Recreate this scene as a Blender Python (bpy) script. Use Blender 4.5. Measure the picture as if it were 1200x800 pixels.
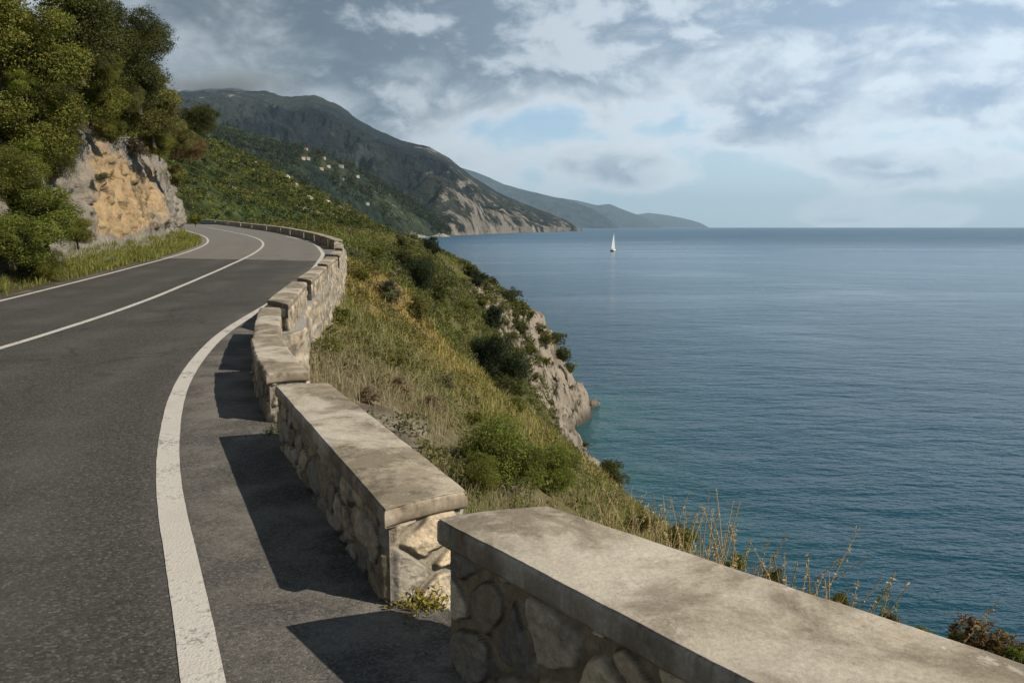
import bpy, math, random
import numpy as np
from mathutils import Vector
from mathutils.bvhtree import BVHTree

R = math.radians
scene = bpy.context.scene
for o in list(bpy.data.objects):
    bpy.data.objects.remove(o)

# ------------------------------------------------------------------ camera
CAMZ = 1.8
F = 1200 * 28.0 / 36.0
PITCH = math.atan(134.0 / F)
SEA = -28.0
cam = bpy.data.cameras.new('camera')
cam.lens = 28.0
cam.sensor_width = 36.0
cam.clip_start = 0.05
cam.clip_end = 200000.0
camo = bpy.data.objects.new('camera', cam)
camo.location = (0, 0, CAMZ)
camo.rotation_euler = (math.pi / 2 - PITCH, 0, 0)
scene.collection.objects.link(camo)
scene.camera = camo

# ------------------------------------------------------------------ sun + exposure
SUN_EL, SUN_AZ = 38.0, 112.3
S = Vector((math.cos(R(SUN_EL)) * math.sin(R(SUN_AZ)), math.cos(R(SUN_EL)) * math.cos(R(SUN_AZ)), math.sin(R(SUN_EL))))
sun = bpy.data.lights.new('sun', 'SUN')
sun.energy = 4.95
sun.angle = R(0.5)
sun.color = (1.0, 0.89, 0.74)
suno = bpy.data.objects.new('sun', sun)
suno.rotation_euler = S.to_track_quat('Z', 'Y').to_euler()
scene.collection.objects.link(suno)
scene.view_settings.view_transform = 'Standard'
scene.view_settings.look = 'None'
scene.view_settings.gamma = 1.0
scene.view_settings.use_curve_mapping = False
scene.view_settings.exposure = 0.30
scene.render.engine = 'CYCLES'
cy = scene.cycles
cy.use_denoising = True
cy.use_adaptive_sampling = True
cy.adaptive_threshold = 0.004
cy.max_bounces = 5
cy.diffuse_bounces = 2
cy.glossy_bounces = 2
cy.transmission_bounces = 2
cy.volume_bounces = 0
cy.transparent_max_bounces = 4
cy.caustics_reflective = False
cy.caustics_refractive = False


# ------------------------------------------------------------------ node helper
def nd(nt, t, ins=None, **props):
    n = nt.nodes.new(t)
    for k, v in props.items():
        setattr(n, k, v)
    for k, v in (ins or {}).items():
        s = n.inputs[k]
        if isinstance(v, bpy.types.NodeSocket):
            nt.links.new(v, s)
        else:
            s.default_value = v
    return n


def math_(nt, op, a, b=None, c=None, clamp=False):
    n = nt.nodes.new('ShaderNodeMath')
    n.operation = op
    n.use_clamp = clamp
    for i, v in enumerate((a, b, c)):
        if v is None:
            continue
        if isinstance(v, bpy.types.NodeSocket):
            nt.links.new(v, n.inputs[i])
        else:
            n.inputs[i].default_value = v
    return n.outputs[0]


def mix(nt, f, a, b, blend='MIX'):
    n = nt.nodes.new('ShaderNodeMix')
    n.data_type = 'RGBA'
    n.blend_type = blend
    for i, v in ((0, f), (6, a), (7, b)):
        if isinstance(v, bpy.types.NodeSocket):
            nt.links.new(v, n.inputs[i])
        elif i == 0:
            n.inputs[0].default_value = v
        else:
            n.inputs[i].default_value = (v[0], v[1], v[2], 1.0) if not isinstance(v, (int, float)) else (v, v, v, 1.0)
    return n.outputs[2]


def smooth(nt, x, lo, hi, a=0.0, b=1.0):
    n = nt.nodes.new('ShaderNodeMapRange')
    n.interpolation_type = 'SMOOTHSTEP'
    nt.links.new(x, n.inputs[0])
    for i, v in ((1, lo), (2, hi), (3, a), (4, b)):
        if isinstance(v, bpy.types.NodeSocket):
            nt.links.new(v, n.inputs[i])
        else:
            n.inputs[i].default_value = v
    return n.outputs[0]


def noise(nt, vec, scale, detail=4.0, rough=0.55, dist=0.0):
    n = nd(nt, 'ShaderNodeTexNoise', {'Scale': scale, 'Detail': detail, 'Roughness': rough, 'Distortion': dist})
    if vec is not None:
        nt.links.new(vec, n.inputs['Vector'])
    return n.outputs['Fac']


def scalev(nt, vec, s):
    n = nt.nodes.new('ShaderNodeMapping')
    nt.links.new(vec, n.inputs['Vector'])
    n.inputs['Scale'].default_value = s
    return n.outputs[0]


# ------------------------------------------------------------------ sky: Nishita air with a layer of cloud
world = bpy.data.worlds.new('World')
scene.world = world
world.use_nodes = True
wt = world.node_tree
wt.nodes.clear()
sky = nd(wt, 'ShaderNodeTexSky', sky_type='NISHITA', sun_disc=False, sun_elevation=R(SUN_EL), sun_rotation=R(SUN_AZ),
         air_density=1.0, dust_density=1.2, ozone_density=1.3)
gen = wt.nodes.new('ShaderNodeTexCoord').outputs['Generated']
sep = nd(wt, 'ShaderNodeSeparateXYZ', {0: gen})
dx, dy, dz = sep.outputs
zc = math_(wt, 'MAXIMUM', dz, 0.0)
den = math_(wt, 'ADD', zc, 0.17)
px_ = math_(wt, 'DIVIDE', dx, den)
py_ = math_(wt, 'DIVIDE', dy, den)
pz_ = math_(wt, 'MULTIPLY', math_(wt, 'DIVIDE', zc, den), 2.1)
cp = nd(wt, 'ShaderNodeCombineXYZ', {0: px_, 1: py_, 2: pz_}).outputs[0]


iso = scalev(wt, gen, (8.5, 8.5, 15.0))


def cloud_noise(vec, sh=(0, 0, 0)):
    big = noise(wt, vec, 0.62, 2.0, 0.5, 0.1)
    iv = nd(wt, 'ShaderNodeVectorMath', {0: iso, 1: sh}, operation='ADD').outputs[0]
    fine = noise(wt, iv, 1.0, 10.0, 0.58, 0.25)
    return math_(wt, 'ADD', math_(wt, 'MULTIPLY', big, 0.66), math_(wt, 'MULTIPLY', fine, 0.47))


n0 = cloud_noise(cp)
off = nd(wt, 'ShaderNodeVectorMath', {0: cp, 1: (0.16, -0.05, 0.13)}, operation='ADD').outputs[0]
n1 = cloud_noise(off, (0.16, -0.03, 0.30))
# cover falls towards the open sea on the right and towards the horizon
az = math_(wt, 'DIVIDE', dx, math_(wt, 'MAXIMUM', dy, 0.05))
right = smooth(wt, az, -0.45, 0.65)
thr = math_(wt, 'ADD', 0.452, math_(wt, 'MULTIPLY', right, 0.075))
thr = math_(wt, 'ADD', thr, smooth(wt, dz, 0.075, 0.012, 0.0, 0.15))
d0 = math_(wt, 'SUBTRACT', n0, thr)
cover = smooth(wt, d0, -0.035, 0.06)
thick = smooth(wt, d0, 0.01, math_(wt, 'SUBTRACT', 0.235, math_(wt, 'MULTIPLY', right, 0.105)))
lit = smooth(wt, math_(wt, 'SUBTRACT', n0, n1), -0.02, 0.075)
darkc = mix(wt, right, (0.80, 1.06, 1.30), (3.4, 4.5, 5.9))
brightc = mix(wt, right, (4.8, 5.3, 5.7), (7.7, 8.5, 9.2))
shade = math_(wt, 'MULTIPLY', thick, math_(wt, 'SUBTRACT', 1.0, math_(wt, 'MULTIPLY', lit, 0.72)))
cloudc = mix(wt, shade, brightc, darkc)
blue = mix(wt, smooth(wt, dz, 0.0, 0.30), (6.2, 8.0, 9.0), (2.9, 5.1, 8.0))
skyc = mix(wt, 0.75, sky.outputs[0], blue)
leftdim = mix(wt, right, (0.62, 0.68, 0.74), (1, 1, 1))
skyc = mix(wt, 1.0, skyc, leftdim, 'MULTIPLY')
final = mix(wt, math_(wt, 'MULTIPLY', cover, 0.94), skyc, cloudc)
# unseen sky above the frame, darkened to weaken the fill light and deepen shadows
final = mix(wt, smooth(wt, dz, 0.27, 0.48), final, mix(wt, 0.80, final, (0.3, 0.4, 0.5)))
bg = nd(wt, 'ShaderNodeBackground', {'Color': final, 'Strength': 0.1})
wo = wt.nodes.new('ShaderNodeOutputWorld')
wt.links.new(bg.outputs[0], wo.inputs[0])


# ------------------------------------------------------------------ numpy helpers
def _h(ix, iy, iz, seed):
    h = (ix.astype(np.int64) * 374761393 + iy.astype(np.int64) * 668265263 + iz.astype(np.int64) * 2147483647 + seed * 974634777) & 0xFFFFFFFF
    h = ((h ^ (h >> 13)) * 1274126177) & 0xFFFFFFFF
    h = ((h ^ (h >> 16)) * 2246822519) & 0xFFFFFFFF
    h = h ^ (h >> 15)
    return (h & 0xFFFFFF) / float(0xFFFFFF)


def vnoise(x, y, z=0.0, seed=0):
    x, y, z = np.broadcast_arrays(np.asarray(x, float), np.asarray(y, float), np.asarray(z, float))
    ix, iy, iz = np.floor(x), np.floor(y), np.floor(z)
    fx, fy, fz = x - ix, y - iy, z - iz
    fx, fy, fz = [f * f * f * (f * (f * 6 - 15) + 10) for f in (fx, fy, fz)]
    r = 0
    for a in (0, 1):
        for b in (0, 1):
            for c in (0, 1):
                w = (fx if a else 1 - fx) * (fy if b else 1 - fy) * (fz if c else 1 - fz)
                r = r + w * _h(ix + a, iy + b, iz + c, seed)
    return r * 2 - 1


def fbm(x, y, z=0.0, octv=5, seed=0, gain=0.5, ridged=False):
    r, a, f, tot = 0, 1.0, 1.0, 0
    for k in range(octv):
        n = vnoise(np.asarray(x) * f + 17.3 * k, np.asarray(y) * f - 9.1 * k, np.asarray(z) * f + 3.7 * k, seed + k)
        if ridged:
            n = 1 - 2 * np.abs(n)
        r = r + a * n
        tot += a
        a *= gain
        f *= 2.03
    return r / tot


def cells(u, v, seed=0):
    """cellular pattern: nearest, second nearest, id of the nearest cell"""
    iu, iv = np.floor(u), np.floor(v)
    f1 = np.full(u.shape, 9.0)
    f2 = np.full(u.shape, 9.0)
    cid = np.zeros(u.shape)
    for a in (-1, 0, 1):
        for b in (-1, 0, 1):
            cu, cv = iu + a, iv + b
            pu = cu + 0.12 + 0.76 * _h(cu, cv, np.zeros_like(cu), seed)
            pv = cv + 0.12 + 0.76 * _h(cu, cv, np.ones_like(cu), seed)
            d = np.hypot(u - pu, v - pv)
            i = _h(cu, cv, np.full_like(cu, 2), seed)
            new = d < f1
            f2 = np.where(new, f1, np.minimum(f2, d))
            cid = np.where(new, i, cid)
            f1 = np.where(new, d, f1)
    return f1, f2, cid


def sstep(x, a, b):
    t = np.clip((x - a) / (b - a), 0, 1)
    return t * t * (3 - 2 * t)


def catmull(pts, n):
    p = np.asarray(pts, float)
    seg = np.linalg.norm(np.diff(p[:, :2], axis=0), axis=1)
    s = np.concatenate([[0], np.cumsum(seg)])
    q = np.linspace(0, s[-1], n)
    m = np.gradient(p, s, axis=0)
    k = np.clip(np.searchsorted(s, q, side='right') - 1, 0, len(s) - 2)
    h = (s[k + 1] - s[k])[:, None]
    t = ((q - s[k])[:, None]) / h
    return (2 * t**3 - 3 * t**2 + 1) * p[k] + (t**3 - 2 * t**2 + t) * h * m[k] + (-2 * t**3 + 3 * t**2) * p[k + 1] + (t**3 - t**2) * h * m[k + 1]


def new_mesh(name, verts, faces, mat=None, smooth_=True, attrs=None):
    """verts (n,3); faces (m,k) with one k, or a list of such arrays"""
    verts = np.ascontiguousarray(verts, np.float32)
    fl = faces if isinstance(faces, list) else [faces]
    me = bpy.data.meshes.new(name)
    me.vertices.add(len(verts))
    me.vertices.foreach_set('co', verts.ravel())
    idx = np.concatenate([np.asarray(f, np.int32).ravel() for f in fl])
    tot = np.concatenate([np.full(len(f), np.asarray(f).shape[1], np.int32) for f in fl])
    st = np.concatenate([[0], np.cumsum(tot)[:-1]]).astype(np.int32)
    me.loops.add(len(idx))
    me.loops.foreach_set('vertex_index', idx)
    me.polygons.add(len(tot))
    me.polygons.foreach_set('loop_start', st)
    me.polygons.foreach_set('loop_total', tot)
    me.update(calc_edges=True)
    me.polygons.foreach_set('use_smooth', np.full(len(tot), smooth_))
    for k, a in (attrs or {}).items():
        a = np.asarray(a, np.float32)
        if a.ndim == 1:
            at_ = me.attributes.new(k, 'FLOAT', 'POINT')
            at_.data.foreach_set('value', a)
        else:
            at_ = me.attributes.new(k, 'FLOAT_COLOR', 'POINT')
            c4 = np.ones((len(a), 4), np.float32)
            c4[:, :3] = a
            at_.data.foreach_set('color', c4.ravel())
    if mat:
        me.materials.append(mat)
    return me


def grid_faces(nu, nv, base=0, wrap=False):
    i = np.arange(nu - 1)[:, None]
    jn = nv if wrap else nv - 1
    j = np.arange(jn)[None, :]
    j2 = (j + 1) % nv
    f = np.stack([i * nv + j + 0 * j2, (i + 1) * nv + j, (i + 1) * nv + j2, i * nv + j2 + 0 * j], -1)
    return f.reshape(-1, 4) + base


def link(name, me, parent=None):
    o = bpy.data.objects.new(name, me)
    scene.collection.objects.link(o)
    if parent:
        o.parent = parent
    return o


def tag(o, label, cat, group=None, kind=None):
    o['label'] = label
    o['category'] = cat
    if group:
        o['group'] = group
    if kind:
        o['kind'] = kind
    return o


def struct(name, me):
    o = link(name, me)
    o['kind'] = 'structure'
    return o


def thing(name, label, cat, loc=(0, 0, 0), group=None, rotz=0.0):
    o = bpy.data.objects.new(name, None)
    o.empty_display_size = 0.2
    o.location = loc
    o.rotation_euler = (0, 0, rotz)
    scene.collection.objects.link(o)
    return tag(o, label, cat, group)


# picture geometry: a sight line of the photograph meets a known distance or the road's own height
CP, SP = math.cos(PITCH), math.sin(PITCH)


def sight(px, py):
    d = (py - 400.0) / F
    fw = CP - SP * d
    return (px - 600.0) / F / fw, (-SP - CP * d) / fw


def at(px, py, Y):
    a, b = sight(px, py)
    return np.array([a * Y, Y, CAMZ + b * Y])


def zr(Y):
    Y = np.asarray(Y, float)
    return 0.022 * 3.0 * np.logaddexp(0, (Y - 10.0) / 3.0) - 0.0023


def ground(px, py, H=0.0):
    a, b = sight(px, py)
    lo, hi = 0.5, 400.0
    for _ in range(60):
        m = 0.5 * (lo + hi)
        if CAMZ + b * m > zr(m) + H:
            lo = m
        else:
            hi = m
    return np.array([a * lo, lo, float(zr(lo)) + H])


# ------------------------------------------------------------------ materials
def material(name):
    m = bpy.data.materials.new(name)
    m.use_nodes = True
    nt = m.node_tree
    nt.nodes.clear()
    out = nt.nodes.new('ShaderNodeOutputMaterial')
    return m, nt, out


def principled(nt, out, col, rough=0.9, normal=None, spec=0.3, metallic=0.0):
    b = nd(nt, 'ShaderNodeBsdfPrincipled', {'Roughness': rough, 'Metallic': metallic, 'Specular IOR Level': spec})
    if isinstance(col, bpy.types.NodeSocket):
        nt.links.new(col, b.inputs['Base Color'])
    else:
        b.inputs['Base Color'].default_value = (*col, 1)
    if normal is not None:
        nt.links.new(normal, b.inputs['Normal'])
    nt.links.new(b.outputs[0], out.inputs[0])
    return b


def bump(nt, h, strength, dist, prev=None):
    n = nd(nt, 'ShaderNodeBump', {'Strength': strength, 'Distance': dist, 'Height': h})
    if prev is not None:
        nt.links.new(prev, n.inputs['Normal'])
    return n.outputs[0]


def objco(nt):
    return nt.nodes.new('ShaderNodeTexCoord').outputs['Object']


def attr(nt, name, out='Fac'):
    return nd(nt, 'ShaderNodeAttribute', attribute_name=name).outputs[out]


def plain(name, col, rough=0.8, spec=0.3, metallic=0.0, var=0.15, scale=8.0):
    m, nt, out = material(name)
    n = noise(nt, objco(nt), scale, 4.0)
    c = mix(nt, n, [x * (1 - var) for x in col], [min(1, x * (1 + var)) for x in col])
    principled(nt, out, c, rough, None, spec, metallic)
    return m


def asphalt_material():
    m, nt, out = material('asphalt')
    co = objco(nt)
    v = nd(nt, 'ShaderNodeTexVoronoi', {'Vector': co, 'Scale': 78.0, 'Randomness': 1.0})
    vc = nd(nt, 'ShaderNodeSeparateColor', {0: v.outputs['Color']}).outputs[0]
    grit = noise(nt, co, 42.0, 4.0, 0.7)
    stone = math_(nt, 'POWER', vc, 2.6)
    c = mix(nt, stone, (0.022, 0.022, 0.022), (0.132, 0.127, 0.120))
    c = mix(nt, smooth(nt, grit, 0.35, 0.7), c, (0.046, 0.0435, 0.040))
    mott = noise(nt, co, 0.55, 5.0, 0.6)
    c = mix(nt, 1.0, c, mix(nt, mott, (0.72, 0.71, 0.70), (1.32, 1.31, 1.28)), 'MULTIPLY')
    # older, paler surface beyond the straight joint across the bend
    sp = nd(nt, 'ShaderNodeSeparateXYZ', {0: co})
    seam = math_(nt, 'ADD', sp.outputs[1], math_(nt, 'MULTIPLY', sp.outputs[0], SEAM_K))
    wob = math_(nt, 'MULTIPLY', noise(nt, co, 3.0, 2.0), 0.15)
    old = smooth(nt, math_(nt, 'ADD', seam, wob), SEAM_C - 0.05, SEAM_C + 0.1)
    c = mix(nt, old, c, mix(nt, mott, (0.125, 0.119, 0.110), (0.165, 0.156, 0.143)))
    # wheel tracks polished a little paler
    tr = attr(nt, 'track')
    c = mix(nt, math_(nt, 'MULTIPLY', tr, math_(nt, 'MULTIPLY', smooth(nt, mott, 0.35, 0.6), 0.30)), c, (0.11, 0.104, 0.096))
    stain = smooth(nt, noise(nt, co, 0.9, 6.0, 0.65, 0.4), 0.60, 0.70)
    c = mix(nt, math_(nt, 'MULTIPLY', stain, 0.5), c, (0.018, 0.017, 0.016))
    # dust and grit swept against the parapet
    dw = attr(nt, 'dust')
    dn = noise(nt, co, 2.3, 6.0, 0.65)
    dn2 = noise(nt, co, 0.8, 2.0)
    dust = math_(nt, 'MULTIPLY', dw, smooth(nt, math_(nt, 'ADD', math_(nt, 'MULTIPLY', dn, 0.6), math_(nt, 'MULTIPLY', dn2, 0.5)), 0.46, 0.66))
    c = mix(nt, math_(nt, 'MULTIPLY', dust, 0.65), c, mix(nt, grit, (0.17, 0.15, 0.125), (0.33, 0.31, 0.28)))
    sh = attr(nt, 'shoulder')
    c = mix(nt, math_(nt, 'MULTIPLY', sh, 0.28), c, mix(nt, vc, (0.07, 0.067, 0.062), (0.19, 0.18, 0.165)))
    # hairline cracks
    ck = nd(nt, 'ShaderNodeTexVoronoi', {'Vector': scalev(nt, co, (1, 1, 1)), 'Scale': 0.33, 'Randomness': 1.0}, feature='DISTANCE_TO_EDGE')
    wv = nd(nt, 'ShaderNodeVectorMath', {0: co, 1: nd(nt, 'ShaderNodeVectorMath', {0: nd(nt, 'ShaderNodeTexNoise', {'Vector': co, 'Scale': 1.6, 'Detail': 5.0}).outputs['Color'], 1: (0.9, 0.9, 0.0)}, operation='MULTIPLY').outputs[0]}, operation='ADD').outputs[0]
    nt.links.new(wv, ck.inputs['Vector'])
    crack = math_(nt, 'MULTIPLY', smooth(nt, ck.outputs['Distance'], 0.012, 0.003), smooth(nt, noise(nt, co, 0.25, 1.0), 0.52, 0.6))
    c = mix(nt, math_(nt, 'MULTIPLY', crack, 0.55), c, (0.02, 0.02, 0.02))
    h = math_(nt, 'ADD', math_(nt, 'MULTIPLY', v.outputs['Distance'], -1.0), grit)
    principled(nt, out, c, 0.82, bump(nt, h, 0.55, 0.006), 0.35)
    return m


def paint_material():
    m, nt, out = material('road_paint')
    co = objco(nt)
    v = nd(nt, 'ShaderNodeTexVoronoi', {'Vector': co, 'Scale': 78.0})
    n = noise(nt, co, 26.0, 6.0, 0.7)
    n2 = noise(nt, co, 2.2, 5.0, 0.6)
    wear = smooth(nt, math_(nt, 'ADD', math_(nt, 'MULTIPLY', n, 0.6), math_(nt, 'MULTIPLY', n2, 0.5)), 0.57, 0.70)
    c = mix(nt, n2, (0.36, 0.345, 0.315), (0.56, 0.545, 0.51))
    c = mix(nt, math_(nt, 'MULTIPLY', wear, 0.75), c, (0.12, 0.115, 0.11))
    principled(nt, out, c, 0.7, bump(nt, math_(nt, 'ADD', v.outputs['Distance'], n), 0.45, 0.006), 0.3)
    return m


def masonry_material():
    m, nt, out = material('rubble_masonry')
    co = objco(nt)
    a = attr(nt, 'stone', 'Color')
    n = noise(nt, co, 16.0, 7.0, 0.65)
    n2 = noise(nt, co, 3.0, 5.0, 0.6)
    nb = noise(nt, co, 70.0, 5.0, 0.75)
    c = mix(nt, 1.0, a, mix(nt, n, (0.22, 0.21, 0.19), (1.8, 1.77, 1.7)), 'MULTIPLY')
    c = mix(nt, 1.0, c, mix(nt, nb, (0.55, 0.55, 0.55), (1.4, 1.4, 1.4)), 'MULTIPLY')
    c = mix(nt, smooth(nt, n2, 0.55, 0.75), c, mix(nt, n, (0.06, 0.055, 0.045), (0.16, 0.145, 0.12)))
    principled(nt, out, c, 0.92, bump(nt, math_(nt, 'ADD', n, math_(nt, 'MULTIPLY', nb, 0.35)), 0.85, 0.02), 0.2)
    return m


def coping_material():
    m, nt, out = material('weathered_coping')
    co = objco(nt)
    n = noise(nt, co, 1.5, 9.0, 0.68, 0.4)
    n2 = noise(nt, co, 4.2, 9.0, 0.72, 0.3)
    n3 = noise(nt, co, 60.0, 5.0, 0.75)
    big = noise(nt, co, 0.8, 4.0, 0.55)
    c = mix(nt, n2, (0.30, 0.27, 0.22), (0.58, 0.545, 0.475))
    c = mix(nt, smooth(nt, big, 0.42, 0.66, 0.0, 0.75), c, (0.40, 0.33, 0.235))
    # soft grey-brown weathering, then crisp dark lichen inside it
    soft = smooth(nt, n, 0.43, 0.60)
    c = mix(nt, math_(nt, 'MULTIPLY', soft, 0.85), c, mix(nt, n2, (0.10, 0.082, 0.058), (0.27, 0.235, 0.185)))
    lich = math_(nt, 'MULTIPLY', smooth(nt, n2, 0.50, 0.60), smooth(nt, n, 0.44, 0.60))
    c = mix(nt, math_(nt, 'MULTIPLY', lich, attr(nt, 'lichen')), c, (0.115, 0.098, 0.070))
    white = smooth(nt, noise(nt, co, 6.0, 8.0, 0.72, 0.5), 0.58, 0.66)
    c = mix(nt, math_(nt, 'MULTIPLY', white, 0.45), c, (0.62, 0.595, 0.54))
    pits = nd(nt, 'ShaderNodeTexVoronoi', {'Vector': co, 'Scale': 38.0})
    pit = math_(nt, 'MULTIPLY', smooth(nt, pits.outputs['Distance'], 0.22, 0.05), smooth(nt, n2, 0.42, 0.56))
    c = mix(nt, math_(nt, 'MULTIPLY', pit, 0.5), c, (0.12, 0.10, 0.08))
    c = mix(nt, 1.0, c, mix(nt, n3, (0.45, 0.45, 0.45), (1.45, 1.44, 1.42)), 'MULTIPLY')
    wv = nd(nt, 'ShaderNodeVectorMath', {0: co, 1: nd(nt, 'ShaderNodeVectorMath', {0: nd(nt, 'ShaderNodeTexNoise', {'Vector': co, 'Scale': 5.0, 'Detail': 6.0}).outputs['Color'], 1: (0.3, 0.3, 0.3)}, operation='MULTIPLY').outputs[0]}, operation='ADD').outputs[0]
    ck = nd(nt, 'ShaderNodeTexVoronoi', {'Vector': wv, 'Scale': 0.9}, feature='DISTANCE_TO_EDGE')
    c = mix(nt, math_(nt, 'MULTIPLY', math_(nt, 'MULTIPLY', smooth(nt, ck.outputs['Distance'], 0.0045, 0.001), smooth(nt, big, 0.50, 0.56)), 0.55), c, (0.08, 0.068, 0.052))
    side = attr(nt, 'side')
    dn = noise(nt, scalev(nt, co, (1, 1, 0.15)), 6.0, 5.0, 0.65)
    c = mix(nt, math_(nt, 'MULTIPLY', side, smooth(nt, dn, 0.38, 0.62, 0.1, 0.6)), c, (0.14, 0.105, 0.068))
    h = math_(nt, 'ADD', math_(nt, 'MULTIPLY', n2, 0.6), math_(nt, 'MULTIPLY', n3, 0.4))
    principled(nt, out, c, 0.88, bump(nt, h, 0.5, 0.012), 0.25)
    return m


def leaf_material(name, trans=0.35, spec=0.25, use_object=True):
    m, nt, out = material(name)
    v = attr(nt, 'col', 'Color')
    if use_object:
        oc = nd(nt, 'ShaderNodeObjectInfo').outputs['Color']
        c = mix(nt, 1.0, oc, v, 'MULTIPLY')
    else:
        c = v
    b = nd(nt, 'ShaderNodeBsdfPrincipled', {'Base Color': c, 'Roughness': 0.55, 'Specular IOR Level': spec})
    t = nd(nt, 'ShaderNodeBsdfTranslucent', {'Color': mix(nt, 1.0, c, (1.25, 1.3, 0.6), 'MULTIPLY')})
    mx = nd(nt, 'ShaderNodeMixShader', {0: trans, 1: b.outputs[0], 2: t.outputs[0]})
    nt.links.new(mx.outputs[0], out.inputs[0])
    return m


def slope_material():
    """earth, dry litter and low cover, with pale broken limestone where the ground is rock"""
    m, nt, out = material('coastal_ground')
    co = objco(nt)
    n = noise(nt, co, 0.55, 6.0, 0.6)
    n2 = noise(nt, co, 3.5, 6.0, 0.65)
    n3 = noise(nt, co, 0.16, 3.0, 0.5)
    gc = attr(nt, 'gcol', 'Color')
    c = mix(nt, 1.0, gc, mix(nt, n2, (0.40, 0.38, 0.36), (1.15, 1.12, 1.05)), 'MULTIPLY')
    c = mix(nt, smooth(nt, n, 0.52, 0.68, 0.0, 0.6), c, mix(nt, n2, (0.10, 0.08, 0.05), (0.22, 0.185, 0.13)))
    rk = attr(nt, 'rock')
    rn = noise(nt, scalev(nt, co, (1, 1, 0.4)), 1.1, 8.0, 0.7)
    rock = mix(nt, rn, (0.09, 0.078, 0.062), (0.38, 0.335, 0.27))
    rock = mix(nt, smooth(nt, noise(nt, scalev(nt, co, (1, 1, 0.25)), 0.45, 7.0, 0.7, 0.8), 0.50, 0.64, 0.0, 0.85), rock, (0.075, 0.066, 0.055))
    mask = smooth(nt, math_(nt, 'ADD', rk, math_(nt, 'MULTIPLY', math_(nt, 'SUBTRACT', n2, 0.5), 0.9)), 0.42, 0.58)
    c = mix(nt, mask, c, rock)
    wet = attr(nt, 'wet')
    c = mix(nt, wet, c, (0.06, 0.055, 0.045))
    h = math_(nt, 'ADD', n2, math_(nt, 'MULTIPLY', rn, 1.2))
    principled(nt, out, c, 0.95, bump(nt, h, 0.7, 0.25), 0.15)
    return m


def bank_material():
    m, nt, out = material('road_cut_rock')
    co = objco(nt)
    n = noise(nt, scalev(nt, co, (1, 1, 0.6)), 0.9, 8.0, 0.68)
    n2 = noise(nt, co, 5.0, 7.0, 0.7)
    och = attr(nt, 'ochre')
    grey = mix(nt, n, (0.12, 0.11, 0.095), (0.36, 0.33, 0.285))
    warm = mix(nt, n, (0.22, 0.15, 0.08), (0.50, 0.375, 0.22))
    mk = smooth(nt, math_(nt, 'ADD', och, math_(nt, 'MULTIPLY', math_(nt, 'SUBTRACT', n, 0.5), 0.8)), 0.38, 0.62)
    c = mix(nt, mk, grey, warm)
    c = mix(nt, 1.0, c, mix(nt, n2, (0.45, 0.45, 0.45), (1.45, 1.45, 1.45)), 'MULTIPLY')
    c = mix(nt, smooth(nt, noise(nt, scalev(nt, co, (1, 0.6, 0.3)), 0.8, 8.0, 0.72, 1.0), 0.52, 0.64, 0.0, 0.8), c, (0.085, 0.075, 0.055))
    soil = attr(nt, 'soil')
    sc = mix(nt, n2, (0.045, 0.045, 0.02), (0.13, 0.105, 0.055))
    ms = smooth(nt, math_(nt, 'ADD', soil, math_(nt, 'MULTIPLY', math_(nt, 'SUBTRACT', n, 0.5), 0.8)), 0.4, 0.6)
    c = mix(nt, ms, c, sc)
    h = math_(nt, 'ADD', math_(nt, 'MULTIPLY', n2, 0.35), n)
    principled(nt, out, c, 0.95, bump(nt, h, 1.0, 0.35), 0.15)
    return m


def hill_material(name, dark, light, rockc, rock_amt, s1, rock_noise, bumpd, scrub=None):
    m, nt, out = material(name)
    co = objco(nt)
    n = noise(nt, co, s1, 6.0, 0.62)
    nf = math_(nt, 'ADD', math_(nt, 'MULTIPLY', noise(nt, co, s1 * 3.2, 8.0, 0.72), 0.55), math_(nt, 'MULTIPLY', noise(nt, co, s1 * 11.0, 5.0, 0.7), 0.45))
    nf = smooth(nt, nf, 0.34, 0.66)
    big = noise(nt, co, s1 * 0.22, 3.0, 0.5)
    c = mix(nt, nf, [x * 0.15 for x in dark], [x * 2.3 for x in dark])
    c2 = mix(nt, nf, [x * 0.35 for x in light], [x * 1.7 for x in light])
    c = mix(nt, smooth(nt, math_(nt, 'ADD', math_(nt, 'MULTIPLY', n, 0.6), math_(nt, 'MULTIPLY', big, 0.4)), 0.44, 0.6), c, c2)
    rk = attr(nt, 'rock')
    rn = noise(nt, co, rock_noise, 7.0, 0.68)
    mask = smooth(nt, math_(nt, 'ADD', rk, math_(nt, 'MULTIPLY', math_(nt, 'SUBTRACT', rn, 0.5), 2.2)), 0.62 - rock_amt, 0.80 - rock_amt)
    rc = mix(nt, nf, [x * 0.55 for x in rockc], [min(1, x * 1.35) for x in rockc])
    c = mix(nt, mask, c, rc)
    principled(nt, out, c, 0.95, bump(nt, math_(nt, 'ADD', nf, math_(nt, 'MULTIPLY', n, 0.6)), 0.9, bumpd), 0.1)
    return m


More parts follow.
